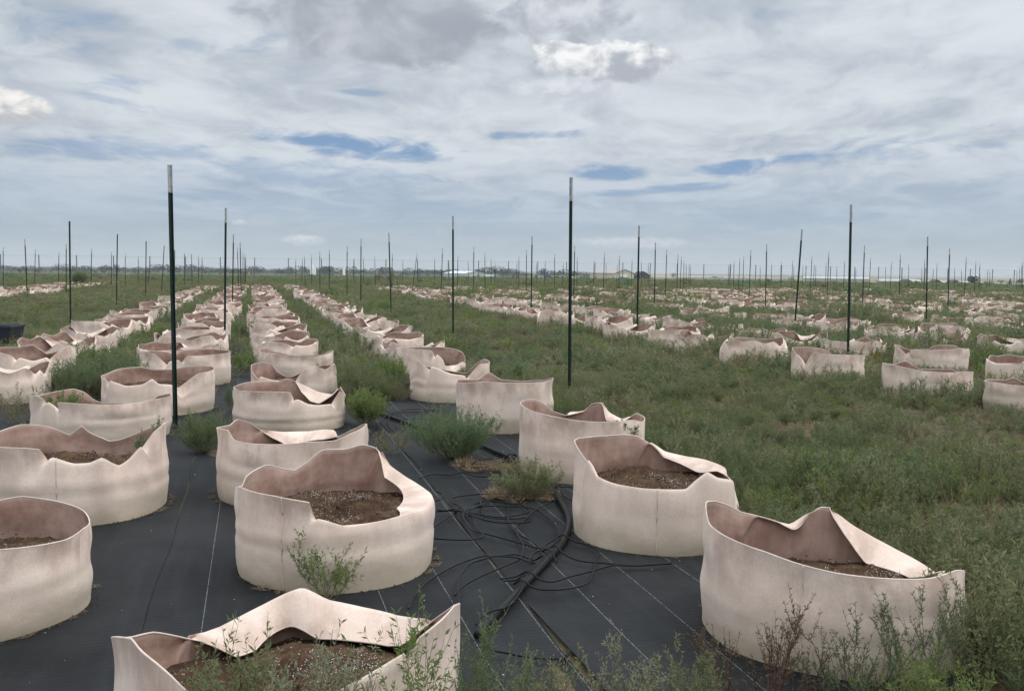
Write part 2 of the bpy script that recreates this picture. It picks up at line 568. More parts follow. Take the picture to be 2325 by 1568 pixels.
def mat_cloth():
    m, nt, p = material('woven_ground_cloth', 0.72, 0.16)
    oc = nt.new('ShaderNodeTexCoord').outputs['Object']
    s = nt.sep(oc)            # x across the rows (q), y along them (p)
    a = nt.noise(oc, scale=1.1, detail=6, rough=0.65)
    b = nt.noise(nt.mapping(oc, scale=(14, 1.2, 1)), scale=1.0, detail=4, rough=0.6)
    c = nt.noise(oc, scale=40.0, detail=4, rough=0.7)
    col = nt.mix(nt.ramp(a, .3, .7), (.0098, .0106, .0115), (.0225, .0238, .0252))
    col = nt.mix(nt.ramp(b, 0.45, 0.75, 0.0, 0.5), col, (.027, .029, .031))
    col = nt.mix(nt.m('MULTIPLY', nt.ramp(c, 0.60, 0.78), nt.ramp(a, 0.42, 0.66)), col, (.060, .054, .046))
    # white marker threads every foot
    wob = nt.m('MULTIPLY', nt.m('SUBTRACT', nt.noise(nt.mapping(oc, scale=(0, 1, 0)), scale=1.6, detail=2), 0.5), 0.012)
    q = nt.m('ADD', nt.m('ADD', s[0], 0.57), wob)
    fr = nt.m('ABSOLUTE', nt.m('SUBTRACT', nt.m('FRACT', nt.m('DIVIDE', q, 0.3333)), 0.5))
    line = nt.m('LESS_THAN', fr, 0.0046)
    lone = nt.m('LESS_THAN', nt.m('ABSOLUTE', nt.m('SUBTRACT', s[0], -0.25)), 0.0015)
    line = nt.m('MULTIPLY', line, nt.m('GREATER_THAN', s[0], 0.3))
    line = nt.m('MAXIMUM', line, lone)
    dash = nt.noise(nt.mapping(oc, scale=(3, 60, 1)), scale=1.0, detail=2, rough=0.6)
    line = nt.m('MULTIPLY', line, nt.ramp(dash, 0.36, 0.52))
    col = nt.mix(nt.m('MULTIPLY', line, 0.7), col, (.27, .30, .29))
    nt.l.new(col, p.inputs['Base Color'])
    wv = nt.new('ShaderNodeTexWave', wave_type='BANDS', bands_direction='Y')
    nt.put(wv.inputs['Vector'], oc)
    wv.inputs['Scale'].default_value = 9.0
    wv.inputs['Distortion'].default_value = 1.2
    h = nt.m('ADD', nt.m('MULTIPLY', wv.outputs[0], 0.15), nt.m('ADD', nt.m('MULTIPLY', c, 0.25), nt.m('MULTIPLY', b, 0.9)))
    bump(nt, p, h, 0.35, 0.012)
    return m


def mat_plain(name, col, rough=0.7, spec=0.3, var=0.15, scale=8.0, metal=0.0, bmp=0.0):
    m, nt, p = material(name, rough, spec)
    oc = nt.new('ShaderNodeTexCoord').outputs['Object']
    a = nt.noise(oc, scale=scale, detail=5, rough=0.65)
    lo = tuple(c * (1 - var) for c in col)
    hi = tuple(min(1, c * (1 + var)) for c in col)
    nt.l.new(nt.mix(nt.ramp(a, 0.3, 0.7), lo, hi), p.inputs['Base Color'])
    p.inputs['Metallic'].default_value = metal
    if bmp:
        bump(nt, p, a, bmp, 0.01)
    return m


def mat_leaf(name, c0, c1, c2, trans=0.68, patch=True):
    """leaf colour drifts over the field (noise in the place) and from plant to plant"""
    m, nt, p = material(name, 0.75, 0.12)
    pos = nt.new('ShaderNodeNewGeometry').outputs['Position']
    rnd = nt.new('ShaderNodeObjectInfo').outputs['Random']
    big = nt.noise(nt.mapping(pos, scale=(1, 1, 0.0)), scale=0.55, detail=4, rough=0.6)
    sm = nt.noise(pos, scale=7.0, detail=2, rough=0.6)
    t = nt.m('ADD', nt.m('MULTIPLY', big, 0.75), nt.m('ADD', nt.m('MULTIPLY', nt.m('SUBTRACT', rnd, 0.5), 0.28), nt.m('MULTIPLY', nt.m('SUBTRACT', sm, 0.5), 0.35)))
    col = nt.mix(nt.ramp(t, 0.22, 0.42), c0, c1)
    col = nt.mix(nt.ramp(t, 0.42, 0.62), col, c2)
    nt.l.new(col, p.inputs['Base Color'])
    tr = nt.new('ShaderNodeBsdfTranslucent')
    nt.l.new(col, tr.inputs[0])
    mx = nt.new('ShaderNodeMixShader')
    mx.inputs[0].default_value = trans
    nt.l.new(p.outputs[0], mx.inputs[1])
    nt.l.new(tr.outputs[0], mx.inputs[2])
    out = m.node_tree.nodes['Material Output']
    nt.l.new(mx.outputs[0], out.inputs['Surface'])
    return m


M = {}
M['outer'] = mat_fabric_outer()
M['inner'] = mat_fabric_inner()
M['soil'] = mat_soil()
M['ground'] = mat_ground()
M['cloth'] = mat_cloth()
M['hem'] = mat_plain('felt_hem', (.62, .51, .44), 0.9, 0.1)
M['pipe'] = mat_plain('black_poly_pipe', (.006, .0065, .007), 0.5, 0.22, 0.3)
M['post'] = mat_plain('green_post_paint', (.010, .022, .019), 0.5, 0.3, 0.35, 20)
M['tip'] = mat_plain('pale_post_tip', (.36, .37, .37), 0.6, 0.3, 0.35, 30)
M['grey_steel'] = mat_plain('galvanised_steel', (.17, .18, .17), 0.55, 0.3, 0.2, 10, 0.0)
M['wire'] = mat_plain('fence_wire', (.13, .14, .14), 0.6, 0.3, 0.1)
M['kochia'] = mat_leaf('weed_leaf', (.165, .208, .100), (.228, .250, .124), (.32, .292, .165))
M['bright'] = mat_leaf('bright_weed_leaf', (.168, .238, .076), (.218, .272, .088), (.275, .29, .108))
M['dark'] = mat_leaf('dark_weed_leaf', (.124, .190, .098), (.158, .222, .112), (.205, .235, .126))
M['red'] = mat_leaf('reddish_thistle', (.125, .082, .062), (.12, .092, .062), (.10, .11, .065), 0.3)
M['straw'] = mat_plain('dry_straw', (.36, .27, .17), 0.9, 0.1, 0.35, 3)
M['crumb'] = mat_plain('tan_crumb', (.12, .09, .06), 0.95, 0.1, 0.3, 5)
M['olive'] = mat_leaf('olive_weed_leaf', (.20, .195, .115), (.24, .215, .128), (.29, .245, .15))
M['orange'] = mat_leaf('dry_orange_weed', (.22, .12, .045), (.25, .15, .06), (.20, .14, .06), 0.15)
M['stem'] = mat_plain('weed_stem', (.18, .18, .10), 0.8, 0.1, 0.25, 6)
M['pale'] = mat_leaf('pale_weed_leaf', (.27, .28, .18), (.30, .30, .20), (.33, .32, .22))
M['thistle'] = mat_leaf('thistle_leaf', (.10, .14, .07), (.12, .155, .08), (.14, .165, .085), .45)
M['stem_red'] = mat_plain('reddish_stem', (.10, .055, .042), 0.8, 0.1, 0.25, 6)
M['farleaf'] = mat_leaf('distant_leaf', (.040, .050, .040), (.046, .058, .044), (.054, .066, .046), 0.1)
M['bark'] = mat_plain('bark', (.10, .075, .055), 0.9, 0.1, 0.3, 2)


# ------------------------------------------------------------------ ground
def build_ground():
    rad = np.concatenate([[0.0], np.geomspace(1.5, 90, 26), np.geomspace(97, 1500, 26), np.geomspace(1800, 9500, 10)])
    nA = 180
    vs = []
    fs = []
    r_ = random.Random(3)
    for i, r in enumerate(rad):
        for k in range(nA):
            an = 2 * math.pi * k / nA
            X, Y = r * math.sin(an), r * math.cos(an)
            z = ground_z(X, Y)
            if 95 < r < 1400:
                z += r_.uniform(-1, 1) * 0.0006 * r
            vs.append((X, Y, z))
    for i in range(len(rad) - 1):
        for k in range(nA):
            k2 = (k + 1) % nA
            if i == 0:
                if k == 0:
                    pass
                fs.append((0 * nA, (i + 1) * nA + k2, (i + 1) * nA + k))
            else:
                fs.append((i * nA + k, i * nA + k2, (i + 1) * nA + k2, (i + 1) * nA + k))
    me = new_mesh('ground', vs, fs)
    me.flip_normals()
    o = obj('ground', me, M['ground'])
    tag(o, kind='structure')


build_ground()


# ------------------------------------------------------------------ black woven cloth, laid in strips along the rows
def build_cloth():
    edges = [(-4.15, -2.30), (-2.294, -0.508), (-0.504, 1.279), (1.284, 2.78)]
    labels = ['black woven ground cloth strip at far left under the leftmost bags',
              'black woven ground cloth strip under the bags left of the bare walkway',
              'black woven ground cloth strip under the bags right of the bare walkway',
              'black woven ground cloth strip with thin white lines under the right bags']
    r_ = random.Random(5)
    for k, (q0, q1) in enumerate(edges):
        vs, fs, uv = [], [], []
        nq, npp = 22, 150
        ps = np.concatenate([np.linspace(-0.5, 22, 120), np.linspace(22.6, 71, 31)])
        ph = [r_.uniform(0, 6) for _ in range(6)]
        for j, p in enumerate(ps):
            for i in range(nq + 1):
                t = i / nq
                w0 = 0.010 * math.sin(p * 1.7 + ph[0]) + 0.007 * math.sin(p * 4.3 + ph[1])
                w1 = 0.010 * math.sin(p * 1.4 + ph[2]) + 0.007 * math.sin(p * 3.9 + ph[3])
                if k == 2 and p < 4.35:
                    w1 -= 0.012 * min(1, (4.35 - p) / 0.5) * (0.7 + 0.3 * math.sin(p * 5))
                q = q0 + w0 + (q1 + w1 - q0 - w0) * t
                e = min(t, 1 - t)
                z = 0.004 + 0.004 * (k % 2) + 0.0022 * math.sin(p * 2.1 + q * 3 + ph[4]) + 0.002 * math.sin(p * 0.9 - q * 5 + ph[5])
                if e < 0.03:
                    z += 0.007 * (0.5 + 0.5 * math.sin(p * 2.9 + ph[2] + 3 * round(t)))
                if k == 3 and t < 0.03 and p < 4.4:
                    z += 0.016
                vs.append((q, p, z))
        n1 = nq + 1
        for j in range(len(ps) - 1):
            for i in range(nq):
                fs.append((j * n1 + i, j * n1 + i + 1, (j + 1) * n1 + i + 1, (j + 1) * n1 + i))
        o = obj('ground_cloth', new_mesh('ground_cloth', vs, fs), M['cloth'], rot=(0, 0, RA))
        tag(o, labels[k], 'ground cloth', 'ground cloth strips under the near bags')


build_cloth()


# ------------------------------------------------------------------ grow bags
def pchip_periodic(th, val, x):
    th = np.asarray(th, float)
    val = np.asarray(val, float)
    n = len(th)
    T = np.concatenate([th[-2:] - 360, th, th[:2] + 360])
    V = np.concatenate([val[-2:], val, val[:2]])
    h = np.diff(T)
    dl = np.diff(V) / h
    d = np.zeros(len(T))
    for i in range(1, len(T) - 1):
        if dl[i - 1] * dl[i] > 0:
            w1, w2 = 2 * h[i] + h[i - 1], h[i] + 2 * h[i - 1]
            d[i] = (w1 + w2) / (w1 / dl[i - 1] + w2 / dl[i])
    i = np.clip(np.searchsorted(T, x, side='right') - 1, 0, len(T) - 2)
    t = (x - T[i]) / h[i]
    return ((1 + 2 * t) * (1 - t) ** 2 * V[i] + t * (1 - t) ** 2 * h[i] * d[i] + t * t * (3 - 2 * t) * V[i + 1] + t * t * (t - 1) * h[i] * d[i + 1])


def bag_meshes(R, rim, segs, soil_z, seed, N=144, rows=(9, 9), soil_amp=0.02, hem=True, seam=None, ridge=.25):
    """rim: (angle, radius share, height) keys of the hem; segs: the same for lengths of fold crest.
    Returns meshes of wall (outer+inner face), soil and, for near bags, hem and seam."""
    r_ = np.random.default_rng(seed)
    x = np.arange(N) * 360.0 / N
    rt = [k[0] for k in rim]
    def curve(t_, v_):
        o_ = np.argsort(t_)
        t_, v_ = np.asarray(t_, float)[o_], np.asarray(v_, float)[o_]
        return .45 * pchip_periodic(t_, v_, x) + .55 * np.interp(x, t_, v_, period=360)
    rr = curve(rt, [k[1] for k in rim])
    rz = curve(rt, [k[2] for k in rim])
    folded = rr < 0.97
    rz = np.where(rr < 0.95, np.maximum(rz, soil_z + 0.014), rz)
    # crest keys with automatic ones where the wall simply stands
    keys = sorted(k for s_ in segs for k in s_)
    keys = [k for i, k in enumerate(keys) if i == 0 or k[0] - keys[i - 1][0] > 1.0]

    def auto(a):
        i = int(round((a % 360) / 360 * N)) % N
        return (a % 360, (1.0 + max(rr[i], .93)) / 2, 0.62 * rz[i])
    full = list(keys)
    if not keys:
        full = [auto(a) for a in range(0, 360, 15)]
    else:
        for i, k in enumerate(keys):
            nx = keys[(i + 1) % len(keys)]
            gap = (nx[0] - k[0]) % 360
            if len(keys) == 1:
                gap = 360
            if gap > 34:
                n = max(1, int((gap - 16) // 14))
                for j in range(n + 1):
                    full.append(auto(k[0] + 9 + (gap - 18) * j / max(n, 1)))
    full = sorted(full)
    full = [k for i, k in enumerate(full) if i == 0 or k[0] - full[i - 1][0] > 0.8]
    ct = [k[0] for k in full]
    cr = curve(ct, [k[1] for k in full])
    cz = curve(ct, [k[2] for k in full])
    n0, n1 = rows
    th = np.radians(x)
    ov = r_.uniform(-0.02, 0.02)
    ph = r_.uniform(0, 6.28, 8)
    cols_r = np.zeros((n0 + n1 + 1, N))
    cols_z = np.zeros((n0 + n1 + 1, N))
    base_r = 0.985 + 0.012 * np.sin(3 * th + ph[0]) + 0.008 * np.sin(7 * th + ph[1])
    for j in range(n0 + 1):
        s_ = j / n0
        bul = 0.016 * np.sin(math.pi * min(1, s_ * 1.0)) + 0.006 * math.sin(math.pi * s_ * 3) * np.sin(2 * th + ph[2])
        cols_r[j] = base_r + (cr - base_r) * s_ + bul
        cols_z[j] = cz * s_
    for j in range(1, n1 + 1):
        t = j / n1
        sag = 0.02 * math.sin(math.pi * t) * np.sin(3 * th + ph[3])
        cols_r[n0 + j] = cr + (rr - cr) * t + sag
        cols_z[n0 + j] = cz + (rz - cz) * t
    for _ in range(1):
        a, b = cols_r.copy(), cols_z.copy()
        for j in range(1, n0 + n1):
            cols_r[j] = .25 * a[j - 1] + .5 * a[j] + .25 * a[j + 1]
            cols_z[j] = .25 * b[j - 1] + .5 * b[j] + .25 * b[j + 1]
    cols_r *= R
    # soft dents and slanting creases of the slack felt
    for j in range(1, n0 + n1 + 1):
        s_ = j / (n0 + n1)
        amp = 0.0025 * math.sin(math.pi * min(1, s_ * 1.2))
        cols_r[j] += amp * (np.sin(4 * th + 5 * s_ + ph[4]) * .6 + np.sin(9 * th - 7 * s_ + ph[5]) * .45 + np.sin(15 * th + 11 * s_ + ph[6]) * .3)
    # soil-line ridges
    for j in range(1, n0):
        zz = cols_z[j]
        cols_r[j] += ridge * 0.012 * np.exp(-((zz - soil_z * 0.95) / 0.025) ** 2) * (0.6 + 0.4 * np.sin(2 * th + ph[7]))
        cols_r[j] -= ridge * 0.010 * np.exp(-((zz - soil_z * 0.68) / 0.022) ** 2)
    vis = cols_z < -0.01
    cols_z[vis] = 0.0
    J = n0 + n1 + 1
    Xo = cols_r * np.cos(th) * (1 + ov)
    Yo = cols_r * np.sin(th) * (1 - ov)
    V = np.stack([Xo, Yo, cols_z], -1)
    dth = np.roll(V, -1, 1) - np.roll(V, 1, 1)
    dj = np.gradient(V, axis=0)
    nrm = np.cross(dth, dj)
    nrm /= np.linalg.norm(nrm, axis=-1, keepdims=True) + 1e-9
    Vi = V - nrm * 0.004
    lv = np.concatenate([[0], np.cumsum(np.linalg.norm(np.diff(V.mean(1), axis=0), axis=-1))])
    vv = np.arange(J) / (J - 1)
    U = np.arange(N) / N
    verts, uvs, faces, mi = [], [], [], []
    # one extra column closes the map at the seam
    for S_ in (V, Vi):
        for j in range(J):
            for k in range(N + 1):
                verts.append(S_[j, k % N])
                uvs.append((k / N, vv[j]))
    W = N + 1
    off = J * W
    for j in range(J - 1):
        for k in range(N):
            faces.append((j * W + k, j * W + k + 1, (j + 1) * W + k + 1, (j + 1) * W + k))
            mi.append(0)
            faces.append((off + j * W + k, off + (j + 1) * W + k, off + (j + 1) * W + k + 1, off + j * W + k + 1))
            mi.append(1)
    rb = len(verts)          # the cut edge has points of its own, so it shades as an edge
    for S_ in (V, Vi):
        for k in range(N + 1):
            verts.append(S_[J - 1, k % N])
            uvs.append((k / N, 1.0))
    for k in range(N):
        faces.append((rb + k, rb + k + 1, rb + W + k + 1, rb + W + k))
        mi.append(0)
    wall = new_mesh('wall', verts, faces, uvs, mat_idx=mi)
    wall.materials.append(M['outer'])
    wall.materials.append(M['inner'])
    out = {'wall': wall}
    if hem:
        mb = MB()
        nn = nrm[-1]
        ring = [Vector(V[-1, k % N] - 0.0025 * nn[k % N]) for k in range(N)]
        b = 0
        sides = 6
        vs, fs = [], []
        for k in range(N):
            t = (ring[(k + 1) % N] - ring[k - 1]).normalized()
            up = Vector(dj[-1, k]).normalized()
            a = Vector(nn[k])
            for s_ in range(sides):
                an = 2 * math.pi * s_ / sides
                vs.append(ring[k] + a * (math.cos(an) * 0.0033) + up * (math.sin(an) * 0.0042))
        for k in range(N):
            k2 = (k + 1) % N
            for s_ in range(sides):
                s2 = (s_ + 1) % sides
                fs.append((k * sides + s_, k * sides + s2, k2 * sides + s2, k2 * sides + s_))
        out['rim_hem'] = new_mesh('rim_hem', vs, fs)
        out['rim_hem'].materials.append(M['hem'])
    if seam is not None:
        k = int(round(seam / 360 * N)) % N
        pts = [Vector(V[j, k] + nrm[j, k] * 0.001) for j in range(J)]
        mb = MB().tube(pts, 0.003, 6)
        out['side_seam'] = new_mesh('side_seam', mb.v, mb.f)
        out['side_seam'].materials.append(M['hem'])
    # soil: an uneven disc
    nr, ns = (16, 56) if N > 100 else (6, 24)
    sv, sf = [], []
    a1, a2 = r_.uniform(0, 6.28, 2)
    edge = np.zeros(N)
    for k in range(N):
        top = 1
        while top < J - 1 and cols_z[top + 1, k] > cols_z[top, k]:
            top += 1
        edge[k] = np.interp(soil_z, cols_z[:top + 1, k], cols_r[:top + 1, k])
        lo = np.interp(soil_z - 0.035, cols_z[:top + 1, k], cols_r[:top + 1, k])
        edge[k] = min(edge[k], lo)
    edge = np.minimum(np.minimum(edge, np.roll(edge, 2)), np.roll(edge, -2)) - 0.014
    for i in range(nr + 1):
        t = i / nr
        for k in range(ns):
            an = 2 * math.pi * k / ns
            r = edge[int(k / ns * N) % N] * t
            X, Y = r * math.cos(an), r * math.sin(an)
            z = soil_z - 0.035 * t ** 4 + 0.012 * math.sin(5 * X / R + a1) + 0.010 * math.sin(7 * Y / R + a2) + r_.normal(0, soil_amp * 0.40)
            sv.append((X * (1 + ov), Y * (1 - ov), z))
    for i in range(nr):
        for k in range(ns):
            k2 = (k + 1) % ns
            sf.append((i * ns + k, (i + 1) * ns + k, (i + 1) * ns + k2, i * ns + k2))
    out['soil'] = new_mesh('soil', sv, sf)
    out['soil'].materials.append(M['soil'])
    return out


def random_rim(seed, low=False):
    """a slumped bag: mostly standing hem with a few lengths folded in or sunk"""
    r_ = random.Random(seed)
    H = r_.uniform(.44, .52)
    a0 = r_.uniform(0, 360)
    rim, segs = [], []
    a = 0.0
    state = 'stand'
    while a < 352:
        ang = (a + a0) % 360
        if state == 'stand':
            ln = r_.uniform(35, 100)
            n = max(2, int(ln / 16))
            for i in range(n):
                aa = a + ln * i / n
                if aa > 352:
                    break
                rim.append(((aa + a0) % 360, r_.uniform(.97, 1.02), H + r_.uniform(-.04, .03) - (0.07 if r_.random() < .12 else 0)))
            a += ln + 3
            state = 'fold'
        else:
            ln = min(r_.uniform(40, 95), 350 - a)
            if ln > 18:
                dep = r_.uniform(.62, .85)
                zc = r_.uniform(.30, .40)
                seg = []
                n = max(3, int(ln / 13))
                for i in range(n + 1):
                    t = i / n
                    w = math.sin(math.pi * t) ** 0.9 if 0 < t < 1 else 0
                    c = zc + (H - .03 - zc) * (1 - w) + r_.uniform(-.015, .015)
                    aa = (a + ln * t + a0) % 360
                    seg.append((aa, 1.0 - .06 * w, c))
                    if 0 < t < 1:
                        rim.append((aa, 1 - (1 - dep) * w, max(.26, c - (1 - dep) * .35 * w - .03)))
                segs.append(seg)
            a += ln + 4
            state = 'stand'
    rim.sort()
    rr = [k for i, k in enumerate(rim) if i == 0 or k[0] - rim[i - 1][0] > 1.5]
    return rr, segs


